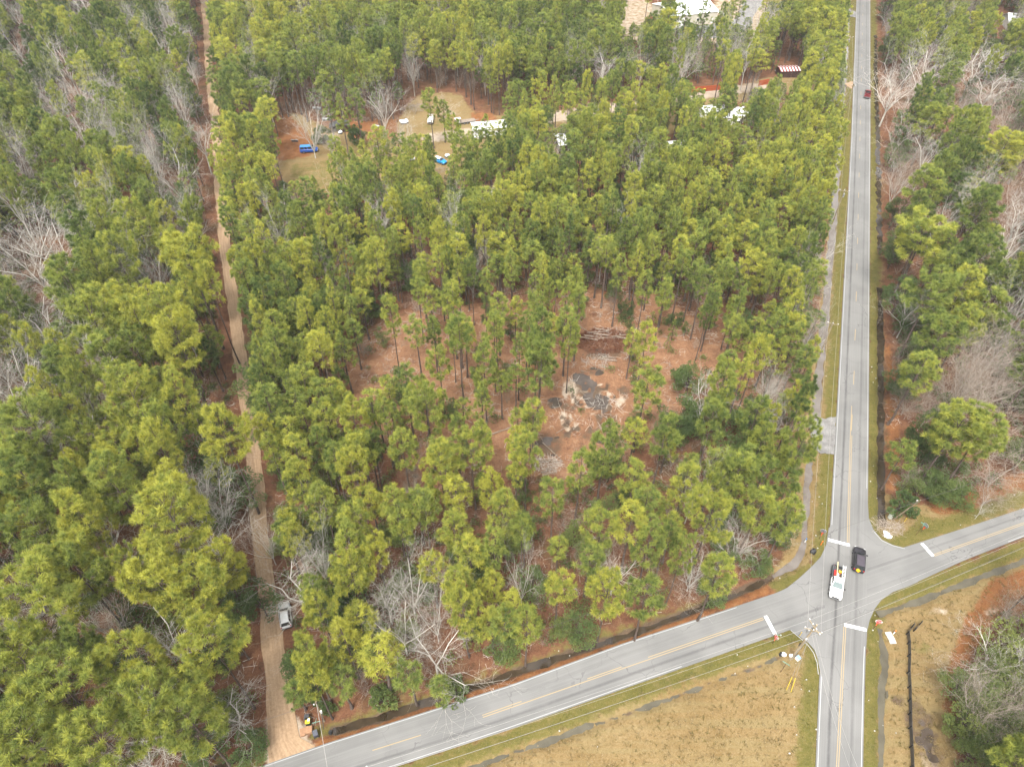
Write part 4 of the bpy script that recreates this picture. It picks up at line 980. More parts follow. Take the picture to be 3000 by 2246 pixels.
for a, b in ((W_UP, W_LO), (E_UP, E_LO)):
    A_, _ = resample(a, 40); B_, _ = resample(b, 40)
    for i in range(40):
        q = (A_[i] + B_[i]) / 2; u_, v_, _ = proj(q[0], q[1], 0.0); KEEP.append((u_, v_, 60))
for x, y, r in ((826,2120,46),(790,1783,24),(786,1740,22),(771,1650,20),(766,1600,20),(757,1530,20),(748,1440,18),(741,1340,16),(735,1262,14),(697,1005,14),(692,945,11),(625,310,8),(612,200,7),(609,130,8),(822,2080,40),(812,2010,34),(802,1930,30),(795,1850,24),(782,1690,20),(762,1560,22),(752,1480,20),(745,1400,18),(737,1290,14),(700,1040,14),(690,960,9),(655,760,6),(652,720,5),(628,345,9),(622,300,7),(613,240,5),(601,40,9),(605,70,8)): KEEP.append((x, y, r))
for h_ in HERO:
    if h_[0] in ('bare', 'thicket') and h_[3] >= 4 and (h_[1] < 820 or h_[1] > 2560): KEEP.append((h_[1], h_[2] - 6, h_[3] * (5.0 if h_[2] > 500 else 3.2)))
KP = np.array(KEEP, float)

def covers(x, y, h, Rr, slack=0.72):
    """does a tree's crown or trunk stand in front of something the photograph shows uncovered?"""
    for f, rf in ((0.9, 0.5), (0.72, 1.0), (0.55, 0.8), (0.3, 0.12), (0.1, 0.1)):
        u, v, d = proj(x, y, h * f)
        rp = Rr * rf * FPX / d * slack
        if np.any((KP[:, 0] - u) ** 2 + (KP[:, 1] - v) ** 2 < (KP[:, 2] + rp) ** 2): return True
    return False

TREES = []   # kind, x, y, h, R, tint
OCC = {}
def occ_ok(x, y, Rr, f=0.66):
    i, j = int(x // 8), int(y // 8)
    for a in range(i - 2, i + 3):
        for b in range(j - 2, j + 3):
            for (ox, oy, orr) in OCC.get((a, b), ()):
                if (ox - x) ** 2 + (oy - y) ** 2 < ((orr + Rr) * f) ** 2: return False
    return True
def put(kind, x, y, h, Rr, tint, occ=True):
    TREES.append((kind, x, y, h, Rr, tint))
    if occ: OCC.setdefault((int(x // 8), int(y // 8)), []).append((x, y, Rr))
for kind, px, py, Rr, h, tint in HERO:
    if kind in ('broad', 'mid'):
        Rr *= 0.98 if px > 2560 else (0.66 if (px > 800 or kind == 'mid') and not (1080 < px < 1950 and 930 < py < 1180) else 0.80)
    cz = {'broad': .74, 'mid': .74, 'slim': .74, 'dead': .80, 'bare': .6, 'thicket': .5, 'oak': .55, 'shrub': .5}[kind] * h
    x, y = at(px, py, cz)
    if kind in ('oak', 'shrub'): tint = tint * 0.8 + 0.22
    put(kind, x, y, h, Rr, tint, kind in ('broad', 'mid', 'slim', 'bare', 'thicket'))

YARD_OPEN = [(825, 345), (960, 372), (1150, 380), (1200, 300), (1240, 270), (1350, 275), (1390, 330), (1460, 345), (1460, 420), (1340, 520), (1230, 545), (1100, 555), (960, 572), (850, 565), (810, 480)]
NOTREE = [YARD_OPEN, [(1460, 340), (1640, 318), (1900, 280), (2120, 258), (2250, 240), (2250, 266), (2060, 318), (1900, 338), (1640, 390), (1460, 425)], SW_FIELD, SE_Q, NE_T, BLD_YARD, [(1840, 20), (2120, -20), (2110, 80), (1960, 100)]]
YARD_IN = [(830, 350), (960, 370), (1150, 380), (1200, 300), (1350, 280), (1460, 340), (1460, 440), (1100, 520), (960, 560), (850, 560)]
road_c = []
for a, b in ((nl, nr), (wu, wlo), (eu, elo)):
    c, _ = resample((np.array(resample(a, 80)[0]) + np.array(resample(b, 80)[0])) / 2, 80); road_c.append([tuple(p) for p in c])
def zone(px, py):
    """which wood a ground point (photo coordinates) belongs to"""
    if inside(px, py, [(-3000, 3500), (-3000, -900), (560, -300), (595, 0), (630, 356), (690, 940), (735, 1261), (790, 1783), (800, 2246), (780, 3500)]): return 'left'
    if px > 2540 and py < 1500: return 'right'
    if px > 2540: return 'se'
    return 'back' if py < 300 + (2480 - px) * 0.10 else 'parcel'
def scatter_pts(step, jit, y0, y1, margin=26):
    ys = np.arange(y0, y1, step); out = []
    for j, y in enumerate(ys):
        half = 0.507 * y + 53.8 + margin
        xs = np.arange(-half, half, step) + (j % 2) * step / 2
        out.append(np.c_[xs, np.full(len(xs), y)])
    P = np.concatenate(out); return P + rng.uniform(-jit, jit, P.shape) * step
def open_ground(x, y, px, py, clear=3.4):
    if any(dist_line(np.array([x]), np.array([y]), c)[0] < 3.2 + clear for c in road_c): return True
    if dist_line(np.array([x]), np.array([y]), trk_c)[0] < 2.6: return True
    return False
def batch(P):
    u, v, d = proj(P[:, 0], P[:, 1], 0.0)
    bad = np.zeros(len(P), bool)
    for poly in NOTREE: bad |= inside(u, v, poly)
    for c in road_c: bad |= dist_line(P[:, 0], P[:, 1], c) < 6.8
    bad |= dist_line(P[:, 0], P[:, 1], trk_c) < 3.2
    for ln, hw, bw, dep, wz, m in DITCH_W.values(): bad |= dist_line(P[:, 0], P[:, 1], ln) < bw + 0.6
    for (cx, cy), rx, ry, m in POOL_W: bad |= np.hypot(P[:, 0] - cx, P[:, 1] - cy) < max(rx, ry) + 0.8
    k = ~bad
    return P[k], u[k], v[k]
def fill(step, y0, y1, f):
    P, U, Vv = batch(scatter_pts(step, 0.36, y0, y1))
    cl = inside(U, Vv, CLEAR)
    n1 = vnoise(P[:, 0], P[:, 1], 22.0, 21); n2 = vnoise(P[:, 0], P[:, 1], 7.0, 22)
    for (x, y), u, v, c, a, b in zip(P, U, Vv, cl, n1, n2):
        z = zone(u, v)
        r = f(z, c, a, b, u, v)
        if r is None: continue
        kind, h, Rr, tint = r
        if not occ_ok(x, y, Rr): continue
        if covers(x, y, h, Rr): continue
        put(kind, x, y, h, Rr, tint)
G = rng.normal
U01 = rng.random
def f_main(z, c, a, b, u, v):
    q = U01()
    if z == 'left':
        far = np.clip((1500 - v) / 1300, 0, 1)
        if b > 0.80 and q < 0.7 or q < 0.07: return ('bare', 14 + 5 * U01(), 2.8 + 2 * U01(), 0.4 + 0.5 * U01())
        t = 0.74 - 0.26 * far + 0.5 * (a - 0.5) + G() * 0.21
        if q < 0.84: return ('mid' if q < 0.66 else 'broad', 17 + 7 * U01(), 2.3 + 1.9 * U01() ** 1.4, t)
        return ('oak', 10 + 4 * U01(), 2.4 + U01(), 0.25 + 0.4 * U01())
    if z == 'right' or z == 'se':
        if q < 0.14 or b > 0.78: return ('bare' if U01() < .6 else 'thicket', 11 + 4 * U01(), 2.8 + 2 * U01(), 0.5 + 0.3 * U01())
        if q < 0.86: return ('mid' if q < 0.6 else 'broad', 15 + 6 * U01(), 2.3 + 1.9 * U01(), 0.48 + 0.5 * (a - 0.5) + G() * 0.15)
        return ('oak', 9 + 4 * U01(), 2.4 + U01(), 0.25 + 0.4 * U01())
    if z == 'back':
        if q < 0.09: return ('bare', 13 + 4 * U01(), 2.6 + 1.5 * U01(), 0.4 + 0.3 * U01())
        return ('mid' if q < 0.6 else 'slim', 15 + 7 * U01(), 2.0 + 1.5 * U01(), 0.58 + 0.5 * (a - 0.5) + G() * 0.14)
    # the parcel in the middle
    if c:
        if q < 0.36 - 0.3 * (b > 0.55): return None
        if q > 0.90: return ('oak', 4 + 4 * U01(), 1.2 + 0.8 * U01(), 0.3 + 0.3 * U01())
        return ('slim' if q < 0.8 else 'mid', 11 + 9 * U01(), 1.5 + 0.9 * U01(), 0.62 + G() * 0.14)
    if q < 0.04: return ('bare', 11 + 5 * U01(), 1.9 + 1.2 * U01(), 0.4 + 0.3 * U01())
    if q < 0.10 and v > 620: return ('oak', 8 + 5 * U01(), 2.0 + U01(), 0.25 + 0.3 * U01())
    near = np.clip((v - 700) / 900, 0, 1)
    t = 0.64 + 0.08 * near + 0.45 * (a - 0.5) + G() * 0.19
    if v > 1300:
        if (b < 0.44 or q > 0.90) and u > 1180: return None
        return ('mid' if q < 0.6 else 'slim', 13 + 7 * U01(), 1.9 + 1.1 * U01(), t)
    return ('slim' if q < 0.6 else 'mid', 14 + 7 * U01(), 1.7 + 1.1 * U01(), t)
fill(3.3, 16, 420, f_main)
def f_under(z, c, a, b, u, v):
    q = U01()
    if c: return ('young' if q < 0.10 else 'oak' if q < 0.16 else 'thicket', 2 + 4 * U01(), 0.8 + 0.8 * U01(), 0.5 + G() * 0.1) if q < 0.30 else None
    if z == 'left':
        if q < 0.12: return ('bare', 7 + 5 * U01(), 2.2 + 1.6 * U01(), 0.4 + 0.4 * U01())
        if q < 0.50: return ('oak', 5 + 5 * U01(), 1.8 + 1.3 * U01(), 0.3 + 0.5 * U01())
        return ('mid', 10 + 7 * U01(), 1.8 + 1.4 * U01(), 0.50 + G() * 0.15) if q < 0.88 else None
    if z in ('right', 'se'):
        if q < 0.22: return ('thicket', 5 + 4 * U01(), 2.4 + 1.6 * U01(), 0.5)
        if q < 0.55: return ('oak', 5 + 5 * U01(), 2.2 + 1.4 * U01(), 0.15 + 0.4 * U01())
        return ('mid', 10 + 5 * U01(), 2.2 + 1.4 * U01(), 0.36 + G() * 0.15) if q < 0.8 else None
    if z == 'back':
        if q < 0.18: return ('thicket', 5 + 4 * U01(), 2 + 1.2 * U01(), 0.5)
        return ('mid', 9 + 6 * U01(), 1.9 + U01(), 0.34 + G() * 0.12) if q < 0.7 else None
    if v > 1280:
        if q < 0.10: return ('thicket', 3 + 3 * U01(), 1.6 + 1.2 * U01(), 0.5)
        if q < (0.30 if u > 1200 else 0.5): return ('oak', 4 + 4 * U01(), 1.5 + 1.2 * U01(), 0.4 + 0.5 * U01())
        return ('slim', 9 + 5 * U01(), 1.7 + 0.8 * U01(), 0.6 + G() * 0.15) if q < (0.40 if u > 1200 else 0.75) else None
    if q < 0.12: return ('thicket', 4 + 4 * U01(), 1.6 + 1.2 * U01(), 0.5)
    if q < 0.42: return ('oak', 5 + 5 * U01(), 1.8 + 1.3 * U01(), 0.15 + 0.35 * U01())
    return ('slim', 9 + 6 * U01(), 1.7 + 0.9 * U01(), 0.5 + G() * 0.13) if q < 0.8 else None
YOUNGWOOD = [(1690, 250), (1760, 140), (1950, 118), (2130, 130), (2230, 118), (2370, 110), (2380, 190), (2290, 180), (2250, 225), (2110, 240), (1980, 255), (1830, 275)]
_p = scatter_pts(2.7, 0.4, 240, 310); _u, _v, _d = proj(_p[:, 0], _p[:, 1], 0.0)
for (x, y) in _p[inside(_u, _v, YOUNGWOOD)]:
    if occ_ok(x, y, 1.3, 0.8): put('young' if rng.random() < .7 else 'slim', x, y, 7 + 4 * rng.random(), 1.5 + .7 * rng.random(), 0.26 + 0.22 * rng.random())
OCC2 = OCC; OCC = {}
fill(4.1, 16, 400, f_under)

# ------------------------------------------------------------------ single trees and the wood behind them
KINDS = {'broad': ('pine_tree', PINES['broad']), 'mid': ('pine_tree', PINES['mid']), 'slim': ('pine_tree', PINES['slim']), 'young': ('pine_tree', PINES['young']),
         'dead': ('dead_pine', DEADP), 'bare': ('bare_tree', BARES), 'thicket': ('thicket', BUSHB), 'oak': ('evergreen_tree', OAKS), 'shrub': ('evergreen_shrub', SHRUBS)}
LIMIT = {'pine_tree': 296, 'bare_tree': 150, 'thicket': 40, 'evergreen_tree': 130, 'evergreen_shrub': 40, 'dead_pine': 5}
MASS = {'pine_tree': ("pine_forest", "distant_pines"), 'bare_tree': ("bare_woodland",), 'thicket': ("brown_thickets",), 'evergreen_tree': ("evergreen_understory",)}
rows = []
nh = len(HERO)
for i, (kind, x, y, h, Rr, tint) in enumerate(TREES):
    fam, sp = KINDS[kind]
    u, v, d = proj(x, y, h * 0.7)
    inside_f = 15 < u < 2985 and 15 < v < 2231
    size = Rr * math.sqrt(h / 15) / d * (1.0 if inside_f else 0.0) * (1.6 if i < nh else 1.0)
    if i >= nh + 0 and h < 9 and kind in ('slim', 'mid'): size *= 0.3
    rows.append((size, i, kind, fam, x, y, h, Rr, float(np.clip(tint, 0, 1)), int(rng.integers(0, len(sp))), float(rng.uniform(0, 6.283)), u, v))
rows.sort(key=lambda r: -r[0])
single, mass = [], []
cnt = {}
for r in rows:
    if r[0] > 0 and cnt.get(r[3], 0) < LIMIT[r[3]]:
        cnt[r[3]] = cnt.get(r[3], 0) + 1; single.append(r)
    else: mass.append(r)
zr = np.array([[r[4], r[5]] for r in rows]); zg = relief(zr[:, 0], zr[:, 1]); ZG = {r[1]: float(z) - 0.05 for r, z in zip(rows, zg)}

LAND = [("silver car on the track", 834, 1800), ("wheelie bins", 905, 2125), ("white work truck", 2452, 1706), ("stop sign on the west arm", 2272, 1858), ("gravel driveway apron", 2410, 1280), ("big brush pile", 1768, 1000), ("brown pool", 1777, 1232),
 ("blue van", 904, 440), ("old white pickup", 1262, 352), ("green bin by orange fence", 2064, 264), ("striped red roof", 2306, 205), ("tan metal building", 2030, 60), ("dark red pickup", 2541, 275), ("street name post on corner grass", 2683, 1567), ("far end of the dirt track", 600, 40),
 ("round bare tree by road ditch", 2819, 1138), ("leaning log in clearing", 1470, 1262), ("wooden shed", 1000, 385), ("white board fence corner", 2654, 1850), ("track bend at leaning trunk", 690, 960), ("white limbed tree of west wood", 100, 760),
 ("dead orange pine", 1030, 880), ("grey pool by the log heap", 1606, 1302), ("ditch end by the junction", 2355, 1592), ("yard grass below blue van", 880, 520), ("white roofed mobile home", 1440, 370), ("white trailer in the pines", 1640, 398), ("utility pole by the long ditch", 2440, 960),
 ("start of double yellow line", 1530, 2056), ("dirt track halfway up", 738, 1300), ("lower end of west ditch", 734, 2207), ("pool in the east wood", 2706, 2140), ("yellow flowering tree", 2931, 470), ("white roof in the far east", 2945, 45), ("gap in the far east ditch", 2580, 790),
 ("north verge ditch", 1843, 1852), ("dark hollow in the west wood", 190, 520), ("open floor of west wood", 380, 2130), ("west wood clearing patch", 150, 1480), ("mid parcel dark gap", 1250, 700), ("driveway bend", 1480, 365), ("long pale ditch", 2445, 616)]
LAND = [(n.replace("white board fence", "black board fence"), *at(a, b)) for n, a, b in LAND]
ORD = ["closest", "second closest", "third closest", "fourth closest", "fifth closest", "sixth closest", "seventh closest", "eighth closest", "ninth closest", "tenth closest", "eleventh closest", "twelfth closest", "thirteenth closest", "fourteenth closest", "fifteenth closest", "sixteenth closest"] + ["seventeenth closest", "eighteenth closest", "nineteenth closest", "twentieth closest"] + ["far"] * 60
def near_land(x, y):
    d = [math.hypot(a - x, b - y) for _, a, b in LAND]; i = int(np.argmin(d)); return i, d[i]
def descr(kind, h, Rr, tint):
    if kind in ('broad', 'mid', 'slim', 'young'):
        c = "yellow green" if tint > 0.74 else "bright green" if tint > 0.52 else "mid green" if tint > 0.34 else "dark green"
        s = {'broad': "broad crowned", 'mid': "round headed", 'slim': "slender", 'young': "young"}[kind]
        return f"{s} {c} pine"
    if kind == 'dead': return "dead pine with orange needles"
    if kind == 'bare': return ("tall" if h > 14.5 else "low") + (" wide" if Rr > 4.2 else " narrow") + " bare grey tree"
    if kind == 'thicket': return ("big" if Rr > 3.6 else "small") + " brown leafless thicket"
    if kind == 'oak': return ("dark" if tint < 0.34 else "fresh green") + (" tall" if h > 9 else " low") + " leafy evergreen tree"
    return ("dark" if tint < 0.26 else "light green") + " evergreen shrub"
GROUP = {'pine_tree': "pine trees of the wood", 'bare_tree': "leafless trees of the wood", 'thicket': "leafless thickets", 'evergreen_tree': "leafy evergreens among the pines", 'evergreen_shrub': "evergreen shrubs", 'dead_pine': "dead pines"}
CAT = {'pine_tree': "pine tree", 'bare_tree': "bare tree", 'thicket': "thicket", 'evergreen_tree': "evergreen tree", 'evergreen_shrub': "shrub", 'dead_pine': "dead tree"}
lab = {}
for r in single:
    li, dl = near_land(r[4], r[5]); lab.setdefault((descr(r[2], r[6], r[7], r[8]), li), []).append((dl, r))
final = {}
for (d_, li), L in lab.items():
    L.sort(key=lambda t: t[0])
    for k, (dl, r) in enumerate(L):
        final[r[1]] = f"{d_}, {'closest' if len(L) == 1 else ORD[k]} to the {LAND[li][0]}"
for r in single:
    size, i, kind, fam, x, y, h, Rr, tint, vi, rz, u, v = r
    sp = KINDS[kind][1][vi]
    t = thing(fam, (x, y, ZG[i]), rz, final[i], CAT[fam], GROUP[fam])
    t.scale = (Rr / sp.R, Rr / sp.R, h / sp.H)
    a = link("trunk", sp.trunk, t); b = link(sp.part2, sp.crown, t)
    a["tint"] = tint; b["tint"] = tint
    tv = 0.75

def proto(coll, sp, k):
    o = bpy.data.objects.new(f"drawn_{k:02d}", sp.both if isinstance(sp, Species) else sp); coll.objects.link(o)
def gn_scatter(name, meshes, P, rz, sc, vi, tint, mat_label=None):
    coll = bpy.data.collections.new(name + "_drawn")
    for k, sp in enumerate(meshes): proto(coll, sp, k)
    n = len(P); P = np.asarray(P, np.float32)
    me = bpy.data.meshes.new(name); me.vertices.add(n); me.vertices.foreach_set("co", P.ravel())
    def A(nm, typ, dat, key="value"):
        a = me.attributes.new(nm, typ, 'POINT'); a.data.foreach_set(key, np.ascontiguousarray(dat).ravel())
    A("rotz", 'FLOAT_VECTOR', np.c_[np.zeros(n), np.zeros(n), rz].astype(np.float32), "vector")
    A("size", 'FLOAT_VECTOR', np.asarray(sc, np.float32), "vector")
    A("pick", 'INT', np.asarray(vi, np.int32)); A("tint", 'FLOAT', np.asarray(tint, np.float32))
    o = link(name, me); o["kind"] = 'stuff'
    ng = bpy.data.node_groups.new(name + "_nodes", 'GeometryNodeTree')
    ng.interface.new_socket("Geometry", in_out='INPUT', socket_type='NodeSocketGeometry'); ng.interface.new_socket("Geometry", in_out='OUTPUT', socket_type='NodeSocketGeometry')
    N = ng.nodes; gi = N.new("NodeGroupInput"); go = N.new("NodeGroupOutput"); iop = N.new("GeometryNodeInstanceOnPoints"); ci = N.new("GeometryNodeCollectionInfo")
    ci.inputs['Collection'].default_value = coll; ci.inputs['Separate Children'].default_value = True; ci.inputs['Reset Children'].default_value = True
    def NA(nm, t):
        q = N.new("GeometryNodeInputNamedAttribute"); q.data_type = t; q.inputs['Name'].default_value = nm
        return q.outputs['Attribute']
    L = ng.links.new
    L(gi.outputs[0], iop.inputs['Points']); L(ci.outputs[0], iop.inputs['Instance']); iop.inputs['Pick Instance'].default_value = True
    L(NA("pick", 'INT'), iop.inputs['Instance Index']); L(NA("rotz", 'FLOAT_VECTOR'), iop.inputs['Rotation']); L(NA("size", 'FLOAT_VECTOR'), iop.inputs['Scale'])
    L(iop.outputs[0], go.inputs[0])
    md = o.modifiers.new("scatter", 'NODES'); md.node_group = ng
    return o
def mass_rows(name, rows_, species):
    if not rows_: return
    offs = {id(s): i for i, s in enumerate(species)}
    P = [(r[4], r[5], ZG[r[1]]) for r in rows_]
    sps = [KINDS[r[2]][1][r[9]] for r in rows_]
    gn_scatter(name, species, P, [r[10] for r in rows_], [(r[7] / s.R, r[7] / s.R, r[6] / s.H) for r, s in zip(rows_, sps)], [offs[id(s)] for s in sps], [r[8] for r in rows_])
allp = PINES['broad'] + PINES['mid'] + PINES['slim'] + PINES['young']
mass_rows("pine_forest", [r for r in mass if r[3] == 'pine_tree'], allp)
mass_rows("bare_woodland", [r for r in mass if r[3] == 'bare_tree'], BARES)
mass_rows("thicket_scrub", [r for r in mass if r[3] == 'thicket'], BUSHB)
mass_rows("evergreen_woodland", [r for r in mass if r[3] in ('evergreen_tree',)], OAKS)
mass_rows("evergreen_scrub", [r for r in mass if r[3] in ('evergreen_shrub',)], SHRUBS)
print("TREES", len(TREES), "single", len(single), cnt)

# ------------------------------------------------------------------ undergrowth, fallen sticks, grass
def sub_mesh(name, V, T, mat, tv): return np_mesh(name, V, T, [mat], {"tv": ('FLOAT', tv)})
def twig_bush(seed):
    V1, T1, V2, T2, _ = bare_arrays(seed, 2.2, 1.3, 0.05, 0.6, (0, 4, 3), 0.55)
    V = np.r_[V1, V2]; return sub_mesh("twig_bush", V, np.r_[T1, T2 + len(V1)], M_TWIGP, np.zeros(len(V)))
def low_leaf(seed, leaf=0.22):
    rg = np.random.default_rng(seed); n = 90
    P = rg.normal(0, 1, (n, 3)) * np.array([0.5, 0.5, 0.22]) + np.array([0, 0, 0.45]); D = unit(P)
    V, T, TV = blades(P, D, leaf, 3, rg, 0.7, 1.0, 0.5); return sub_mesh("low_leaf", V, T, M_LEAF, TV)
def palm_fan(seed):
    rg = np.random.default_rng(seed); V, T, tv = [], [], []
    for i in range(9):
        a = rg.uniform(0, 6.28); e = rg.uniform(0.3, 1.0); d = np.array([math.cos(a) * math.cos(e), math.sin(a) * math.cos(e), math.sin(e)]); c = d * rg.uniform(0.5, 0.9)
        s = np.array([-d[1], d[0], 0]); s /= np.linalg.norm(s)
        for k in range(7):
            t = (k - 3) * 0.42; dd = d * math.cos(t) + s * math.sin(t); n_ = np.cross(d, s) * 0.0
            o = len(V); V += [c - s * 0.03, c + s * 0.03 + np.array([0, 0, 0.02]), c + dd * 0.6 - np.array([0, 0, 0.12])]; T.append((o, o + 1, o + 2)); tv += [0.3] * 3
    return sub_mesh("palm_fan", np.array(V), np.array(T), M_LEAF, np.array(tv))
def sticks(seed):
    rg = np.random.default_rng(seed); a, b, r = [], [], []
    for i in range(9):
        p = np.r_[rg.normal(0, 0.9, 2), 0.06]; t = rg.uniform(0, 6.28); l = rg.uniform(0.5, 1.8); q = p + np.array([math.cos(t) * l, math.sin(t) * l, rg.uniform(0, 0.25)])
        a.append(p); b.append(q); r.append(rg.uniform(0.012, 0.03))
    V, T = seg_tubes(a, b, r, np.array(r) * 0.6, 3); return sub_mesh("sticks", V, T, M_TWIG, np.zeros(len(V)))
def grass_tuft(seed, h=0.4, n=14, sp=0.3):
    rg = np.random.default_rng(seed); P = np.c_[rg.normal(0, sp, (n, 2)), np.zeros(n)]; D = unit(np.c_[rg.normal(0, 1.3, (n, 2)), np.ones(n)])
    V, T, TV = blades(P, D, h, 2, rg, 0.16, 0.35, 0.4); return sub_mesh("grass_tuft", V, T, M_GRASS, TV)
und = [twig_bush(1), twig_bush(2), low_leaf(3), low_leaf(4), palm_fan(5), sticks(6), sticks(7)]
P, U, Vv = batch(scatter_pts(1.55, 0.45, 18, 150, 8))
dens = vnoise(P[:, 0], P[:, 1], 9.0, 31); q = rng.random(len(P)); cl = inside(U, Vv, CLEAR)
keep = np.where(cl, q < 0.30, q < 0.25 + 0.75 * dens)
P, cl, dens = P[keep], cl[keep], dens[keep]; n = len(P); q = rng.random(n)
vi = np.where(cl, np.where(q < 0.72, 5 + (q * 100).astype(int) % 2, np.where(q < 0.86, (q * 100).astype(int) % 2, 2)), np.where(q < 0.34, (q * 100).astype(int) % 2, np.where(q < 0.68, 2 + (q * 100).astype(int) % 2, np.where(q < 0.74, 4, 5 + (q * 100).astype(int) % 2))))
s = rng.uniform(0.6, 1.35, n)
gn_scatter("undergrowth", und, np.c_[P, relief(P[:, 0], P[:, 1]) - 0.02], rng.uniform(0, 6.28, n), np.c_[s, s, s], vi, rng.uniform(0.15, 0.75, n))
tufts = [grass_tuft(1), grass_tuft(2, 0.3), grass_tuft(3, 0.55, 12, 0.2), grass_tuft(4, 0.25, 18, 0.4)]
def grass_batch(step, y0, y1):
    P = scatter_pts(step, 0.5, y0, y1, 4); u, v, d = proj(P[:, 0], P[:, 1], 0.0)
    k = (inside(u, v, SW_FIELD) | inside(u, v, SE_Q) | inside(u, v, NE_T) | inside(u, v, W_STRIP) | inside(u, v, E_STRIP) | inside(u, v, N_VERGE_W))
    for c in road_c: k &= dist_line(P[:, 0], P[:, 1], c) > 3.35
    k &= dist_line(P[:, 0], P[:, 1], trk_c) > 2.2
    for ln, hw, bw, dep, wz, m in DITCH_W.values(): k &= dist_line(P[:, 0], P[:, 1], ln) > hw + 0.25
    for sx in ((2370, 1345, 60),): pass
    P = P[k]
    nr = np.min([dist_line(P[:, 0], P[:, 1], c) for c in road_c], 0)
    g = np.clip(1 - (nr - 3.3) / 3.0, 0, 1)
    h = vnoise(P[:, 0], P[:, 1], 3.0, 41)
    tint = np.clip(0.68 - 0.42 * g + (h - 0.5) * 0.4 + rng.normal(0, 0.14, len(P)), 0.02, 1)
    keep = rng.random(len(P)) < np.where(nr < 5.0, 0.3, 0.45)
    return P[keep], tint[keep], nr[keep]
P1, t1, r1 = grass_batch(0.45, 24, 90)
n = len(P1); s = rng.uniform(0.4, 0.8, n) * np.clip(0.35 + (r1 - 3.2) / 5, 0.35, 1)
gn_scatter("dry_grass", tufts, np.c_[P1, relief(P1[:, 0], P1[:, 1]) - 0.01], rng.uniform(0, 6.28, n), np.c_[s, s, s], rng.integers(0, 4, n), t1)
print("GRASS", n)

# ------------------------------------------------------------------ vehicles
def quad_inset(c, u0, u1, v0, v1, off):
    a, b, cc, d = [Vector(p) for p in c]
    def P(u, v): return (a * (1 - u) + b * u) * (1 - v) + (d * (1 - u) + cc * u) * v
    n = (b - a).cross(d - a).normalized() * off
    return [P(u0, v0) + n, P(u1, v0) + n, P(u1, v1) + n, P(u0, v1) + n]
def body_loft(mb, st):
    rings = []
    for y, w, z0, zs, zt, wt in st:
        half = [(w * 0.86, z0), (w, z0 + 0.14), (w, zs), (wt, zt), (wt * 0.5, zt + 0.025)]
        rings.append([(x, y, z) for x, z in half] + [(-x, y, z) for x, z in reversed(half)])
    mb.loft(rings)
def wheels(t, pos, r, w=0.24, rim=M_RIM):
    m = MB(); m.tube((-w / 2, 0, 0), (w / 2, 0, 0), r, n=16); tm = m.mesh("wheel", M_RUBBER)
    m = MB(); m.tube((-w / 2 - 0.012, 0, 0), (w / 2 + 0.012, 0, 0), r * 0.6, n=12)
    for k in range(5):
        a = k * 1.2566; m.box((0, math.cos(a) * r * 0.32, math.sin(a) * r * 0.32), (w + 0.04, 0.05, 0.05))
    rm = m.mesh("rim", rim)
    for x, y in pos:
        q = link("wheel", tm, t); q.location = (x, y, r); link("rim", rm, q)
def cabin(t, b, tp, z0, z1, glass, sides, body_m, wind=True, rear=True, roof_m=None, mbody=None):
    """b, tp = (y_rear, y_front, half width) at the belt and at the roof."""
    B = [(-b[2], b[0], z0), (b[2], b[0], z0), (b[2], b[1], z0), (-b[2], b[1], z0)]
    T = [(-tp[2], tp[0], z1), (tp[2], tp[0], z1), (tp[2], tp[1], z1), (-tp[2], tp[1], z1)]
    m = mbody
    m.add(B + T, [(0, 1, 5, 4), (1, 2, 6, 5), (2, 3, 7, 6), (3, 0, 4, 7), (4, 5, 6, 7)])
    def g(name, c, u0, u1, v0=0.10, v1=0.92):
        q = MB(); p = quad_inset(c, u0, u1, v0, v1, 0.012); q.add(p, [(0, 1, 2, 3)]); q.build(name, glass if name == "windscreen" else M_GLASS, t)
    if rear: g("rear_window", [B[0], B[1], T[1], T[0]], 0.08, 0.92)
    if wind: g("windscreen", [B[2], B[3], T[3], T[2]], 0.06, 0.94, 0.05, 0.95)
    for u0, u1 in sides:
        g("side_window", [B[1], B[2], T[2], T[1]], u0, u1); g("side_window", [B[3], B[0], T[0], T[3]], 1 - u1, 1 - u0)
    q = MB(); x, y0, y1 = tp[2] - 0.02, tp[0] + 0.02, tp[1] - 0.02
    q.loft([[(-x, y, z1 + 0.005), (x, y, z1 + 0.005), (x * 0.9, y, z1 + h), (-x * 0.9, y, z1 + h)] for y, h in ((y0, 0.02), (y0 + 0.25, 0.05), (y1 - 0.25, 0.05), (y1, 0.02))])
    return q.build("roof", roof_m or body_m, t)
def lamps(t, yf, yr, x, zf, zr, wf=0.34, hr=0.28):
    for s in (-1, 1):
        q = MB(); q.box((s * x, yf, zf), (wf, 0.16, 0.16)); q.build("headlight", M_HEAD, t)
        q = MB(); q.box((s * (x + 0.08), yr, zr), (0.18, 0.12, hr)); q.build("taillight", M_TAIL, t)
def mirrors(t, x, y, z, mt):
    for s in (-1, 1):
        q = MB(); q.box((s * (x + 0.14), y, z), (0.26, 0.12, 0.18)); q.box((s * x, y, z - 0.04), (0.2, 0.05, 0.05)); q.build("mirror", mt, t)
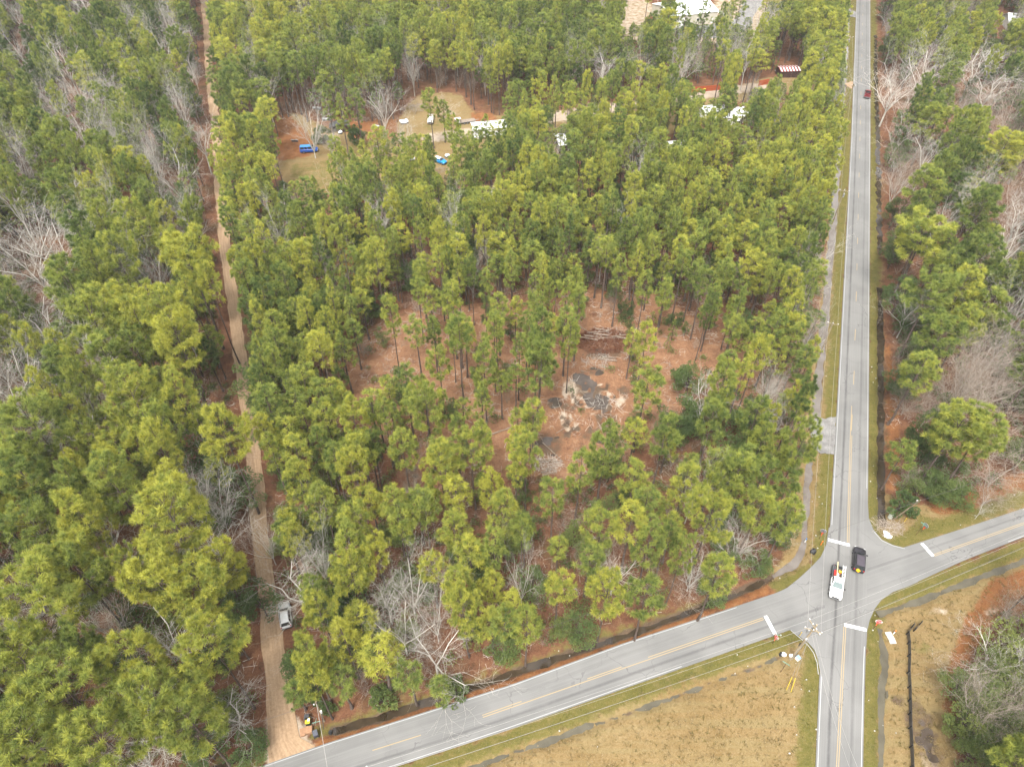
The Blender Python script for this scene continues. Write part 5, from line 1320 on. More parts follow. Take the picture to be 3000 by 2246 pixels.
def suv(name, loc, rz, mt, label, cat, L=4.75, W=1.92, roof_m=None, rails=True, H=1.72):
    t = thing(name, loc, rz, label, cat); h, w = L / 2, W / 2
    m = MB()
    body_loft(m, [(-h, w * .80, .46, .72, .84, w * .74), (-h + .14, w * .95, .30, .92, 1.02, w * .86), (-h * .3, w, .26, .95, 1.06, w * .9), (h * .38, w, .26, .94, 1.05, w * .88), (h * .80, w * .96, .28, .86, .97, w * .74), (h - .12, w * .88, .34, .74, .86, w * .66), (h, w * .70, .44, .64, .72, w * .52)])
    rf = cabin(t, (-h + .10, h * .44, w * .90), (-h + .42, h * .08, w * .70), 1.04, H - .05, M_GLASS, ((.06, .30), (.34, .60), (.63, .88)), mt, roof_m=roof_m, mbody=m)
    m.build("body", mt, t)
    if rails:
        for s in (-1, 1):
            q = MB(); q.tube((s * w * .66, -h + .6, H + .05), (s * w * .66, h * .02, H + .05), 0.025, n=5); q.build("roof_rail", M_BLACKPL, t)
    q = MB(); q.box((0, h - .02, .50), (W * .74, .12, .22)); q.build("bumper", M_BLACKPL, t)
    q = MB(); q.box((0, -h + .02, .52), (W * .8, .12, .22)); q.build("bumper", M_BLACKPL, t)
    lamps(t, h - .14, -h + .08, w * .66, .74, .90); mirrors(t, w * .95, h * .36, 1.12, mt)
    wheels(t, [(s * (w - .10), y) for s in (-1, 1) for y in (h * .60, -h * .60)], .36)
    return t
def pickup(name, loc, rz, mt, label, cat="pickup truck", L=5.8, W=2.0, crew=True, bed_m=None, glass=None, roof_m=None, H=1.9):
    t = thing(name, loc, rz, label, cat); h, w = L / 2, W / 2
    m = MB(); cab_r = -h * .02 if not crew else -h * .16
    body_loft(m, [(cab_r, w * .96, .42, 1.05, 1.18, w * .90), (h * .42, w * .97, .40, 1.05, 1.18, w * .90), (h * .50, w * .97, .40, 1.02, 1.16, w * .86), (h * .84, w * .96, .42, .98, 1.10, w * .82), (h - .14, w * .90, .46, .88, 1.00, w * .74), (h, w * .76, .52, .76, .84, w * .62)])
    cabin(t, (cab_r + .02, h * .46, w * .88), (cab_r + .14, h * .20, w * .72), 1.16, H - .05, glass or M_GLASS, ((.06, .42), (.50, .88)) if crew else ((.10, .70),), mt, roof_m=roof_m, mbody=m)
    m.build("body", mt, t)
    bm_ = bed_m or mt
    b = MB(); y0, y1 = -h, cab_r - .04; yc, ly = (y0 + y1) / 2, y1 - y0
    b.box((0, yc, .62), (W * .92, ly, .06))
    for s in (-1, 1): b.box((s * (w - .09), yc, .82), (.16, ly - .02, .74))
    b.box((0, y1 - .03, .90), (W * .80, .05, .54))
    bd = b.build("bed", bm_, t)
    q = MB(); q.box((0, y0 + .035, .90), (W * .82, .07, .54)); q.build("tailgate", bm_, t)
    q = MB(); q.box((0, h - .02, .58), (W * .84, .18, .24)); q.build("bumper", M_CHROME, t)
    q = MB(); q.box((0, -h - .06, .56), (W * .88, .16, .20)); q.build("bumper", M_CHROME, t)
    q = MB(); q.box((0, h - .015, .84), (W * .52, .06, .24)); q.build("grille", M_BLACKPL, t)
    lamps(t, h - .12, -h + .04, w * .70, .88, .92); mirrors(t, w * .96, h * .40, 1.26, M_BLACKPL)
    wheels(t, [(s * (w - .12), y) for s in (-1, 1) for y in (h * .64, -h * .58)], .39, .26)
    return t
def heading(front, rear, zf=0.9):
    f, r = Vector(at(*front, zf)), Vector(at(*rear, zf)); d = f - r
    return (f + r) / 2, math.atan2(-d.x, d.y), d.length
P_WHITE = paint("car_white", (0.78, 0.78, 0.77), 0.28, 0, 0.5, 0.05); P_BLACK = paint("car_black", (0.022, 0.020, 0.026), 0.22, 0, 0.55, 0.1); P_SILVER = paint("car_silver", (0.62, 0.63, 0.64), 0.3, 0.3, 0.5, 0.06)
P_MAROON = paint("car_maroon", (0.16, 0.018, 0.022), 0.28, 0, 0.5, 0.1); P_BLUE = paint("van_blue", (0.010, 0.085, 0.42), 0.35, 0, 0.5, 0.12); P_GREYD = paint("car_dark_grey", (0.06, 0.062, 0.066), 0.4, 0, 0.5); P_FADED = paint("faded_white_paint", (0.55, 0.52, 0.46), 0.7, 0, 0.2, 0.25); P_ROOFPURP = paint("black_roof_panel", (0.060, 0.048, 0.062), 0.22, 0, 0.6, 0.1)
P_SKY = paint("sky_blue_paint", (0.01, 0.26, 0.60), 0.5, 0, 0.4, 0.1); P_TANTOP = paint("tan_vinyl_top", (0.34, 0.23, 0.16), 0.8, 0, 0.2, 0.2)
ZRD = ZR + 0.01
c, rz, _ = heading((2446.5, 1757), (2458.5, 1655))
TRUCK = pickup("work_truck", (c.x, c.y, ZRD), rz, P_WHITE, "white crew cab work truck with a loaded bed crossing the junction", "pickup truck", 6.0, 2.02, True, P_GREYD, M_GLASS_G)
TM = Matrix.Translation((c.x, c.y, ZRD)) @ Matrix.Rotation(rz, 4, 'Z')
def on_truck(name, p, rz_l, label, cat):
    q = TM @ Vector(p); return thing(name, q, rz + rz_l, label, cat)
t = on_truck("ladder", (-0.72, -1.75, 1.32), 0, "white ladder lying along one bed rail of the white truck", "ladder")
for s in (-1, 1):
    m = MB(); m.box((s * 0.21, 0, 0), (0.05, 2.9, 0.08)); m.build("rail", M_WHITEP, t)
mr = None
for k in range(10):
    if mr is None: mr = MB(); mr.box((0, 0, 0), (0.40, 0.055, 0.05)); mr = mr.mesh("rung", M_WHITEP)
    q = link("rung", mr, t); q.location = (0, -1.28 + k * 0.284, 0)
t = on_truck("plank", (0.30, -2.05, 1.28), 0.03, "long pale timber plank sticking out over the white truck tailgate", "plank"); m = MB(); m.box((0, 0, 0), (0.16, 3.2, 0.05)); m.build("board", paint("pale_timber", (0.62, 0.48, 0.28), 0.8), t)
def boxthing(name, place, p, d, mt, label, cat, lid=None, rz_l=0.0):
    t = place(name, p, rz_l, label, cat); m = MB(); m.box((0, 0, d[2] / 2), d); m.build("body", mt, t)
    m = MB(); m.box((0, 0, d[2] + 0.03), (d[0] * 1.04, d[1] * 1.04, 0.06)); m.build("lid", lid or mt, t); return t
boxthing("toolbox", on_truck, (0.52, -1.55, 0.66), (0.34, 0.95, 0.38), paint("tool_red", (0.50, 0.03, 0.02), 0.5), "red toolbox in the bed of the white truck", "toolbox")
boxthing("cooler", on_truck, (0.10, -1.25, 0.66), (0.36, 0.62, 0.34), M_WHITEP, "white cooler box in the bed of the white truck", "cooler", M_WHITEP)
boxthing("crate", on_truck, (-0.25, -2.1, 0.66), (0.40, 0.45, 0.28), M_ORANGE, "orange crate in the bed of the white truck", "crate", M_YELLOWP)
boxthing("storage_box", on_truck, (0.68, -2.45, 0.66), (0.36, 0.7, 0.42), M_BLUEP, "blue box by the tailgate of the white truck", "box", P_GREYD)
t = on_truck("cable_coil", (-0.22, -1.25, 0.72), 0, "brown cable coil in the bed of the white truck", "coil")
for z in (0, 0.07, 0.14):
    m = MB(); m.path([(0.24 * math.cos(a), 0.24 * math.sin(a), z) for a in np.linspace(0, 6.2832, 13)], 0.04, 5); m.build("loop", paint("cable_brown", (0.16, 0.07, 0.03), 0.7), t)
c, rz, _ = heading((2519.6, 1603), (2515.6, 1671))
SUVB = suv("black_suv", (c.x, c.y, ZRD), rz, P_BLACK, "black sport utility car at the junction with its dark glass roof", "car", 4.75, 1.94, P_ROOFPURP)
SM = Matrix.Translation((c.x, c.y, ZRD)) @ Matrix.Rotation(rz, 4, 'Z')
t = thing("flower_bundle", SM @ Vector((-0.12, -2.46, 0.92)), rz, "bright yellow petal bundle fixed to the black car tail", "decoration")
for k in range(5):
    a = k * 1.2566 + 0.3; m = MB(); m.loft([[(math.cos(b) * r_, math.sin(b) * r_ * 0.55, y) for b in np.linspace(0, 5.236, 6)] for y, r_ in ((0, .06), (.10, .20), (.26, .22), (.36, .08))])
    q = m.build("petal", paint("petal_yellow", (0.72, 0.38, 0.01), 0.5, 0, 0.3, 0.25), t, True); q.rotation_euler = (math.cos(a) * 1.25, -math.sin(a) * 1.25, 0.2 * k)
c, rz, _ = heading((831, 1766), (839, 1836), 0.7)
suv("silver_suv", (c.x, c.y, 0.05), rz, P_SILVER, "silver sport utility car parked along the dirt track", "car", 4.5, 1.84, P_SILVER)
c, rz, _ = heading((2545, 262), (2540, 287))
pickup("maroon_pickup", (c.x, c.y, ZRD), rz, P_MAROON, "dark red pickup truck driving away up the main road", "pickup truck", 5.6, 2.0, True, None)
def van(loc, rz, label):
    t = thing("blue_van", loc, rz, label, "van"); L, W = 5.3, 2.0; h, w = L / 2, W / 2; m = MB()
    body_loft(m, [(-h, w * .90, .38, 1.1, 1.2, w * .88), (-h + .1, w, .32, 1.15, 1.24, w * .94), (h * .52, w, .32, 1.15, 1.24, w * .92), (h * .70, w * .97, .34, 1.0, 1.12, w * .82), (h - .08, w * .90, .40, .88, .98, w * .74), (h, w * .78, .5, .8, .86, w * .66)])
    cabin(t, (-h + .04, h * .66, w * .94), (-h + .14, h * .36, w * .80), 1.22, 2.0, M_GLASS, ((.04, .30), (.36, .54), (.60, .88)), P_BLUE, roof_m=paint("van_roof_pale_blue", (0.05, 0.24, 0.50), 0.5), mbody=m)
    m.build("body", P_BLUE, t)
    q = MB(); q.box((0, h, .48), (W * .92, .14, .16)); q.build("bumper", M_CHROME, t); q = MB(); q.box((0, -h, .48), (W * .92, .14, .16)); q.build("bumper", M_CHROME, t)
    lamps(t, h - .05, -h + .02, w * .66, .80, 1.0); mirrors(t, w * .98, h * .6, 1.3, M_BLACKPL); wheels(t, [(s * (w - .10), y) for s in (-1, 1) for y in (h * .62, -h * .58)], .36, .24, M_CHROME)
c, rz, _ = heading((929, 436), (881, 439), 0.8)
van((c.x, c.y, 0.0), rz, "bright blue panel van parked on the bare yard")
c, rz, _ = heading((1259.5, 359), (1264, 338), 0.8)
pickup("old_pickup", (c.x, c.y, 0.0), rz, P_FADED, "faded white old pickup with a brown roof on the yard grass", "pickup truck", 5.4, 1.95, False, P_FADED, None, P_TANTOP)
c, rz, _ = heading((1297, 473), (1281, 467), 0.7)
suv("blue_car", (c.x, c.y, 0.0), rz, P_SKY, "sky blue car with white roof standing among the pines", "car", 4.4, 1.8, P_WHITE, False, 1.5)
c, rz, _ = heading((2130, 62), (2110, 66), 0.8)
pickup("dark_pickup", (c.x, c.y, 0.05), rz, P_MAROON, "dark red pickup parked by the tan metal building", "pickup truck", 5.6, 2.0, True)
c, rz, _ = heading((1722, 334), (1706, 338), 0.8)
suv("dark_car", (c.x, c.y, 0.0), rz, P_GREYD, "dark car parked along the sandy drive among pines", "car", 4.5, 1.85)
def golf_cart(loc, rz, label):
    t = thing("golf_cart", loc, rz, label, "golf cart"); m = MB(); m.box((0, 0, .45), (1.2, 2.3, .3)); m.box((0, .9, .75), (1.15, .45, .4)); m.build("body", M_BLACKPL, t)
    m = MB(); m.box((0, -.2, .8), (1.1, .55, .16)); m.box((0, -.5, 1.05), (1.1, .12, .45)); m.build("seat", M_WHITEP, t)
    for x in (-.55, .55):
        for y in (-.9, .8): m = MB(); m.tube((x, y, .6), (x * .95, y * .9, 1.85), .025, n=5); m.build("roof_post", M_BLACKPL, t)
    m = MB(); m.box((0, -.05, 1.88), (1.25, 2.0, .07)); m.build("roof", M_WHITEP, t); wheels(t, [(s * .55, y) for s in (-1, 1) for y in (.8, -.8)], .24, .2)
golf_cart((*at(1398, 416), 0), 1.3, "black and white golf cart by the white mobile home")
golf_cart((*at(1341, 364), 0), 2.0, "small dark golf cart at the end of the flatbed trailer")
def trailer(a, b, label):
    A, B = Vector((*at(*a), 0)), Vector((*at(*b), 0)); c = (A + B) / 2; d = B - A; rz = math.atan2(-d.x, d.y); L = d.length
    t = thing("flatbed_trailer", c, rz, label, "trailer")
    m = MB(); m.box((0, 0, .62), (2.0, L, .1)); m.build("frame", M_GALV, t)
    for k in range(8): m = MB(); m.box((-.875 + k * .25, 0, .69), (.22, L * .98, .04)); m.build("deck_board", paint("weathered_deck", (0.30, 0.24, 0.19), 0.9), t)
    wheels(t, [(s * 1.05, y) for s in (-1, 1) for y in (-.5, .5)], .34, .22, M_GALV)
    m = MB(); m.tube((0, L / 2, .6), (0, L / 2 + 1.4, .55), .06, n=5); m.build("drawbar", M_GALV, t)
trailer((1334, 364), (1392, 356), "long flatbed trailer with grey boards on the yard")
trailer((2272, 214), (2296, 210), "white framed trailer beside the striped roof shed")
def bin_(loc, rz, body, lid, label, lying=False, panel=None):
    t = thing("wheelie_bin", loc, rz, label, "bin"); m = MB()
    m.loft([[(-.26, -.30, 0), (.26, -.30, 0), (.26, .30, 0), (-.26, .30, 0)], [(-.31, -.37, 1.0), (.31, -.37, 1.0), (.31, .37, 1.0), (-.31, .37, 1.0)]]); m.build("body", body, t)
    m = MB(); m.box((0, 0, 1.04), (.66, .80, .07)); m.box((0, -.38, 1.02), (.5, .08, .06)); l = m.build("lid", lid, t)
    if panel: m = MB(); m.box((.14, .1, 1.085), (.30, .34, .012)); m.build("sticker", panel, l)
    for s in (-1, 1): m = MB(); m.tube((s * .27, -.32, .12), (s * .33, -.32, .12), .12, n=10); m.build("wheel", M_RUBBER, t)
bin_((*at(902, 2107), 0), 0.1, paint("bin_green", (0.012, 0.07, 0.045), 0.6), P_GREYD, "dark green wheelie bin with a grey lid beside the track mouth")
bin_((*at(905, 2118), 0), 0.15, paint("bin_green", (0.012, 0.07, 0.045), 0.6), M_YELLOWP, "green wheelie bin with yellow lid and white sticker", panel=M_WHITEP)
bin_((*at(927, 2153), 0), 0.4, paint("bin_slate", (0.045, 0.05, 0.07), 0.5), paint("bin_slate_lid", (0.09, 0.095, 0.12), 0.5), "slate grey wheelie bin standing alone near the road edge")
bin_((*at(2063, 269), 0), 0.1, paint("bin_green", (0.012, 0.07, 0.045), 0.6), M_YELLOWP, "green bin with yellow lid against the orange plank fence")
boxthing("packing_box", lambda n, p, r_, l, c_: thing(n, p, r_, l, c_), (*at(906, 2140), 0), (0.95, 0.9, 0.6), paint("cardboard", (0.36, 0.20, 0.11), 0.85), "orange brown square box beside the wheelie bins", "box", rz_l=0.15)
boxthing("packing_box", lambda n, p, r_, l, c_: thing(n, p, r_, l, c_), (*at(888, 2146), 0), (0.7, 1.0, 0.4), paint("cardboard", (0.36, 0.20, 0.11), 0.85), "low brown box half on the sandy track mouth", "box", rz_l=0.3)

# ------------------------------------------------------------------ poles, wires, signs
def pole(base, h, lean, label, arms=(), r=0.15, cans=0, riser=False, name="utility_pole"):
    """arms: (height, direction angle, length, insulators)"""
    x, y = base; t = thing(name, (x, y, -0.05), 0, label, "utility pole")
    m = MB(); m.tube((0, 0, 0), (lean[0], lean[1], h), r, r * 0.68, 9); m.build("pole", M_POLE, t)
    for z, ang, L, ni in arms:
        cx, cy = lean[0] * z / h, lean[1] * z / h; ca, sa = math.cos(ang), math.sin(ang)
        m = MB(); m.box((cx - sa * .16, cy + ca * .16, z), (L, .10, .12), ang)
        for s in (-1, 1): m.tube((cx - sa * .16 + ca * s * L * .28, cy + ca * .16 + sa * s * L * .28, z), (cx, cy, z - .6), .025, n=4)
        a = m.build("crossarm", M_POLE, t)
        for k in range(ni):
            s = -0.46 + 0.92 * k / max(1, ni - 1); px_, py_ = cx - sa * .16 + ca * L * s, cy + ca * .16 + sa * L * s
            m = MB(); m.tube((px_, py_, z + .06), (px_, py_, z + .20), .05, .05, 8); m.tube((px_, py_, z + .20), (px_, py_, z + .30), .11, .07, 8); m.build("insulator", M_PORC, a)
    for k in range(cans):
        a = 0.7 + k * 2.1; z = h - 2.1; cx, cy = lean[0] * z / h + math.cos(a) * .42, lean[1] * z / h + math.sin(a) * .42
        m = MB(); m.tube((cx, cy, z - .45), (cx, cy, z + .45), .26, .26, 12); m.tube((cx, cy, z + .45), (cx, cy, z + .55), .22, .12, 12); q = m.build("transformer", M_GALV, t)
        m = MB(); m.tube((cx, cy, z + .55), (cx, cy, z + .8), .05, .04, 6); m.build("bushing", M_PORC, q)
    if riser:
        m = MB(); m.tube((.24, -.06, .2), (lean[0] * .5 + .22, lean[1] * .5 - .06, h * .62), .07, .07, 6); m.build("riser_pipe", M_GALV, t)
        m = MB(); m.box((-.30, -.05, 1.5), (.36, .26, .5)); m.build("meter_box", M_SIGNW, t)
        m = MB(); m.tube((.34, -.1, h * .62 - .1), (.34, -.1, h * .62 + .35), .12, n=8); m.build("pothead", M_PORC, t)
        m = MB(); m.box((.3, .15, 4.6), (.3, .3, .9)); m.build("switch_box", M_BLACKPL, t)
    return t
def wire(a, b, sag, r, mt, label, n=16):
    a, b = Vector(a), Vector(b); P = []
    for i in range(n + 1):
        s = i / n; p = a.lerp(b, s); p.z -= sag * 4 * s * (1 - s); P.append(p - a)
    o = MB(); o.path(P, r, 4); q = o.build("power_line", mt); q.location = a
    tag(q, label, "power line", "power lines"); return q
P1 = Vector((41.8, 45.6, 0)); arm_a = math.atan2(46.79 - 44.78, 42.04 - 42.73)
dW = Vector((-58, -18.5, 0)).normalized(); dE = Vector((at(3000, 1573)[0] - at(2659, 1717)[0], at(3000, 1573)[1] - at(2659, 1717)[1], 0)).normalized()
dN = Vector((at(2434, 1500)[0] - at(2389, 2246)[0], at(2434, 1500)[1] - at(2389, 2246)[1], 0)).normalized()
aN = math.atan2(dN.y, dN.x)
pole((41.8, 45.6), 11.3, (0.6, 0.0), "tall junction pole with two crossarms and grey riser pipe", ((10.7, arm_a, 2.5, 4), (9.9, aN + math.pi / 2, 2.4, 3)), 0.17, 2, True)
P2 = at3(2443, 940, 10.4); P2b = at3(2476, 553, 10.6); P3 = at3(2475, 326, 0); P4 = at3(2462, 194, 0)
pole((P2.x, P2.y), 10.4, (0, 0), "pole by the long west verge ditch above the gravel apron", ((9.8, aN + math.pi / 2, 2.2, 3),))
pole((P2b.x, P2b.y), 10.7, (0, 0), "pole with crossarm and transformer beside the pale ditch", ((10.1, aN + math.pi / 2, 2.4, 3),), cans=1)
pole((P3.x, P3.y), 9.2, (0, 0), "dark pole opposite the dark red pickup on the road", ((8.6, aN + math.pi / 2, 1.2, 2),))
pole((P4.x, P4.y), 11.0, (0, 0), "far pole near the upper gravel driveway", ((10.4, aN + math.pi / 2, 2.4, 3),), cans=1)
NE = Vector((66.6, 70.4, 0)); SW = Vector((-26.6, 36.7, 0))
pole((NE.x, NE.y), 8.2, (0.9, -1.6), "leaning wooden pole on the corner beside the trash bags", ((7.6, 0.4, 0.5, 1),), 0.14)
t = pole((SW.x, SW.y), 7.0, (0.15, 0.1), "grey service pole beside the wheelie bins and side road", ((6.4, 1.2, 0.6, 1),), 0.13)
m = MB(); m.tube((.35, -.1, 3.6), (.35, -.1, 4.2), .14, n=8); m.build("street_lamp_head", M_PORC, t); m = MB(); m.tube((.2, .2, 3.4), (.55, -1.6, 1.6), .05, n=5); m.build("drop_cable", M_BLACKPL, t)
side_a = Vector((math.cos(arm_a), math.sin(arm_a), 0))
top = P1 + Vector((0.6, 0, 0))
WEST = P1 + dW * 62; EAST = P1 + dE * 80
for k, s in enumerate((-1.05, 0.1, 1.05)):
    nm = ("outer field side", "middle", "outer road side")[k]
    wire(top + side_a * s + Vector((0, 0, 10.9)), WEST + side_a * s + Vector((0, 0, 10.4)), 0.7, 0.018, M_WIRE, f"{nm} wire running west along the side road from the junction pole")
    wire(top + side_a * s + Vector((0, 0, 10.9)), EAST + side_a * s + Vector((0, 0, 10.4)), 0.9, 0.018, M_WIRE, f"{nm} wire running east along the side road from the junction pole")
wire(top + Vector((0, 0, 7.6)), EAST + Vector((0, 0, 7.0)), 1.0, 0.026, M_WIRED, "thick low cable running east along the side road")
wire(top + Vector((0, 0, 7.6)), WEST + Vector((0, 0, 7.0)), 0.8, 0.026, M_WIRED, "thick low cable running west along the side road")
pole((WEST.x, WEST.y), 11.0, (0, 0), "next pole west along the side road by the field", ((10.3, arm_a, 2.4, 3),))
pole((EAST.x, EAST.y), 11.0, (0, 0), "next pole east along the side road by the long ditch", ((10.3, arm_a, 2.4, 3),))
cross = Vector((-math.sin(aN), math.cos(aN), 0))
for s, nm in ((-0.9, "east"), (0.9, "west")):
    chain = [top + cross * s + Vector((0, 0, 10.1)), Vector((P2.x, P2.y, 10.0)) + cross * s, Vector((P2b.x, P2b.y, 10.3)) + cross * s, Vector((P3.x, P3.y, 8.8)) + cross * s * .5, Vector((P4.x, P4.y, 10.6)) + cross * s]
    spans = ("from the junction pole north to the next pole", "past the gravel apron", "beside the pale ditch", "in the far stretch of main road")
    for (a, b), sp in zip(zip(chain[:-1], chain[1:]), spans): wire(a, b, 0.9, 0.018, M_WIRE, f"{nm} wire of the main road line {sp}")
S_END = at3(2535, 2300, 6.5)
wire(top + Vector((0.3, -0.2, 9.2)), S_END, 1.2, 0.018, M_WIRE, "thin service wire slanting south over the main road")
wire(top + Vector((-0.3, -0.2, 9.6)), S_END + Vector((-1.6, 0, 1)), 1.0, 0.018, M_WIRE, "second service wire slanting south over the main road")
wire(NE + Vector((0.8, -1.5, 7.6)), SW + Vector((0.15, 0.1, 6.5)), 0.8, 0.022, M_WIRED, "long dark wire from the corner pole to the service pole", 30)
wire(NE + Vector((0.8, -1.5, 7.6)), NE + Vector((0.8, -1.5, 7.6)) + dE * 60, 1.4, 0.022, M_WIRED, "dark wire running east from the leaning corner pole")
wire(SW + Vector((0.15, 0.1, 6.4)), at3(965, 2290, 6), 0.3, 0.035, M_WIRE, "bright service drop crossing the side road from the service pole")
wire(SW + Vector((0.15, 0.1, 6.5)), SW + Vector((0.15, 0.1, 6.5)) + dW * 50, 0.8, 0.022, M_WIRED, "dark wire running west over the track mouth")
for i, (b, h) in enumerate((((2303, 2022), (2317, 1979)), ((2316, 2029), (2327, 1993)))):
    g0 = at3(*b, 0); tp_ = top + Vector((0, 0, 8.8 - i)); d = (tp_ - g0)
    t = thing("guy_wire", g0, 0, ("outer" if i == 0 else "inner") + " guy wire of the junction pole with yellow sleeve", "guy wire", "guy wires of the junction pole")
    m = MB(); m.tube((0, 0, 0), d, .015, .015, 4); m.build("wire", M_WIRE, t)
    m = MB(); m.tube(d.normalized() * .15, d.normalized() * 2.5, .05, .05, 6); m.build("sleeve", M_YELLOWP, t)
def text_mesh(s, size, mt, depth=0.004):
    cu = bpy.data.curves.new("lettering", 'FONT'); cu.body = s; cu.size = size; cu.align_x = 'CENTER'; cu.align_y = 'CENTER'; cu.extrude = depth
    o = bpy.data.objects.new("lettering_source", cu); COL.objects.link(o); bpy.context.view_layer.update()
    me = bpy.data.meshes.new_from_object(o.evaluated_get(bpy.context.evaluated_depsgraph_get())); bpy.data.objects.remove(o); me.materials.clear(); me.materials.append(mt); me.name = "lettering"
    return me
STOP_TXT = text_mesh("STOP", 0.40, M_SIGNW)
def stop_sign(px, face, label, blades=0, h=2.35):
    x, y = at(*px); t = thing("stop_sign", (x, y, 0), face, label, "stop sign")     # local -Y is the face
    m = MB(); m.tube((0, 0, 0), (0, 0, h + .3), .035, n=6); m.build("post", M_RUSTPOST, t)
    m = MB(); m.tube((0, 0, h * .42), (0, 0, h * .86), .052, n=8); m.build("reflector_sleeve", paint("sign_orange_red", (0.75, 0.06, 0.01), 0.4), t)
    def octa(r, y0, y1, nm, mt, par):
        m = MB(); P = [(r * math.cos(math.pi / 8 + k * math.pi / 4), r * math.sin(math.pi / 8 + k * math.pi / 4)) for k in range(8)]
        m.loft([[(a, y_, h + b) for a, b in P] for y_ in (y0, y1)]); return m.build(nm, mt, par)
    pl = octa(.52, -.040, -.055, "plate", M_SIGNW, t); octa(.475, -.056, -.060, "red_face", M_RED, pl); octa(.51, -.030, -.038, "back", M_SIGNBACK, pl)
    q = link("lettering", STOP_TXT, pl); q.location = (0, -.066, h); q.rotation_euler = (R_(90), 0, 0)
    m = MB(); m.box((0, -.05, h - .56), (.42, .012, .14)); m.build("small_plate", M_RED, t)
    for k in range(blades):
        m = MB(); m.box((.0, 0, h + .56 + k * .16), (.95, .02, .15), 1.2 + k * 1.3); m.build("street_name_blade", M_SIGNG, t)
stop_sign((2263, 1884), math.atan2(dW.y, dW.x) + math.pi / 2, "stop sign facing west beside the side road stop line", 1)
stop_sign((2559, 1840), math.atan2(-dN.y, -dN.x) + math.pi / 2, "stop sign facing south beside the lower main road", 0)
stop_sign((2400, 1578), aN + math.pi / 2, "stop sign seen from its grey back on the north verge", 0)
stop_sign((2698, 1558), math.atan2(dE.y, dE.x) + math.pi / 2, "grey backed stop sign by the street names post", 0, 2.0)
def street_name(px, h, ang, label, mt=M_SIGNG, both=True):
    x, y = at(*px); t = thing("street_name_sign", (x, y, 0), ang, label, "street sign")
    m = MB(); m.tube((0, 0, 0), (0, 0, h), .035, n=6); m.build("post", M_RUSTPOST, t)
    m = MB(); m.box((0, 0, h + .08), (1.1, .02, .17)); m.build("name_blade", mt, t)
    if both: m = MB(); m.box((0, 0, h + .26), (1.0, .02, .17), 1.3); m.build("name_blade", mt, t)
street_name((2683, 1567), 3.1, 0.9, "post with two pale green street name blades on the grass corner")
street_name((2287, 1968), 3.0, -0.65, "rusty post with one green street name blade in the field corner", both=False)
street_name((936, 2133), 2.4, 0.25, "pale green street name blade on a short post by the track", both=True)
def marker(px, h, a, b, label, r=.05):
    x, y = at(*px); t = thing("marker_post", (x, y, 0), 0, label, "marker post"); m = MB(); m.tube((0, 0, 0), (0, 0, h * .68), r, n=8); m.build("shaft", a, t); m = MB(); m.tube((0, 0, h * .68), (0, 0, h), r * 1.25, n=8); m.build("cap", b, t)
marker((2617, 1856), 1.2, M_WHITEP, M_ORANGE, "white marker post with orange cap beside the black fence", .08)
marker((2358, 1587), 1.1, M_WHITEP, M_BLUEP, "white marker post with blue cap at the ditch end", .08)
marker((2404, 1596), 1.3, M_ORANGE, M_ORANGE, "orange marker post beside the main road corner", .06)
marker((2342, 1862), 1.3, M_YELLOWP, M_YELLOWP, "yellow pipe post on the field corner by the road", .05)
marker((2649, 1528), 1.2, M_YELLOWP, M_YELLOWP, "yellow pipe post at the foot of the leaning pole", .05)
marker((2497, 257), 1.2, M_BLACKPL, M_BLACKPL, "black mailbox post at the far driveway mouth", .1)
boxthing("utility_pedestal", lambda n, p, r_, l, c_: thing(n, p, r_, l, c_), (*at(2607, 1516), -0.03), (0.55, 0.5, 1.0), paint("pedestal_cream", (0.66, 0.68, 0.58), 0.5), "cream utility pedestal beside the leaning corner pole", "utility box", rz_l=0.2)
boxthing("utility_pedestal", lambda n, p, r_, l, c_: thing(n, p, r_, l, c_), (*at(2336, 1930), -0.03), (0.5, 0.6, 0.7), M_SIGNW, "white utility pedestal beside the junction pole", "utility box", paint("pedestal_blue", (0.25, 0.35, 0.45), 0.5), rz_l=0.5)

# ------------------------------------------------------------------ logs, brush, rubbish
def log(a, b, r, label, mt=M_LOG, z=None):
    A, B = at3(*a, r), at3(*b, r); t_ = MB(); d = B - A
    t_.tube((0, 0, 0), d, r, r * .7, 8)
    u = d.normalized().orthogonal().normalized()
    for k in range(3):
        p = d * (0.3 + 0.2 * k); t_.tube(p, p + (u * (0.5 if k % 2 else -0.4) + Vector((0, 0, .35))) , r * .25, r * .1, 5)
    o = t_.build("fallen_log", mt); o.location = A; tag(o, label, "log", "fallen logs on the clearing floor")
log((1423, 1277), (1508, 1248), .16, "long brown log lying across the lower clearing"); log((1508, 1247), (1545, 1222), .08, "thin pale pole lying beyond the long brown log")
log((1250, 912), (1300, 923), .07, "thin white log at the top edge of the clearing"); log((1683, 946), (1730, 975), .12, "pale log leading to the big brush pile"); log((1640, 925), (1662, 958), .08, "slim log between pines above the brush pile")
log((1590, 1296), (1650, 1352), .12, "pale log slanting down beside the grey pool"); log((1600, 1372), (1628, 1376), .16, "short cut log at the log heap"); log((1585, 1384), (1625, 1372), .17, "stout cut log on the log heap"); log((1588, 1392), (1630, 1380), .15, "lowest cut log of the log heap")
log((1630, 1268), (1660, 1250), .09, "short stick log by the white debris patch"); log((1745, 1385), (1775, 1420), .10, "grey log among the pines below the brown pool"); log((1560, 1240), (1590, 1290), .08, "thin log beside the tall pine in the clearing"); log((1870, 1140), (1890, 1170), .08, "thin grey log east of the white debris")
log((140, 1440), (168, 1425), .10, "pale log on the floor of the west wood"); log((1150, 2060), (1180, 2052), .06, "thin pale pole at the edge of the north verge")
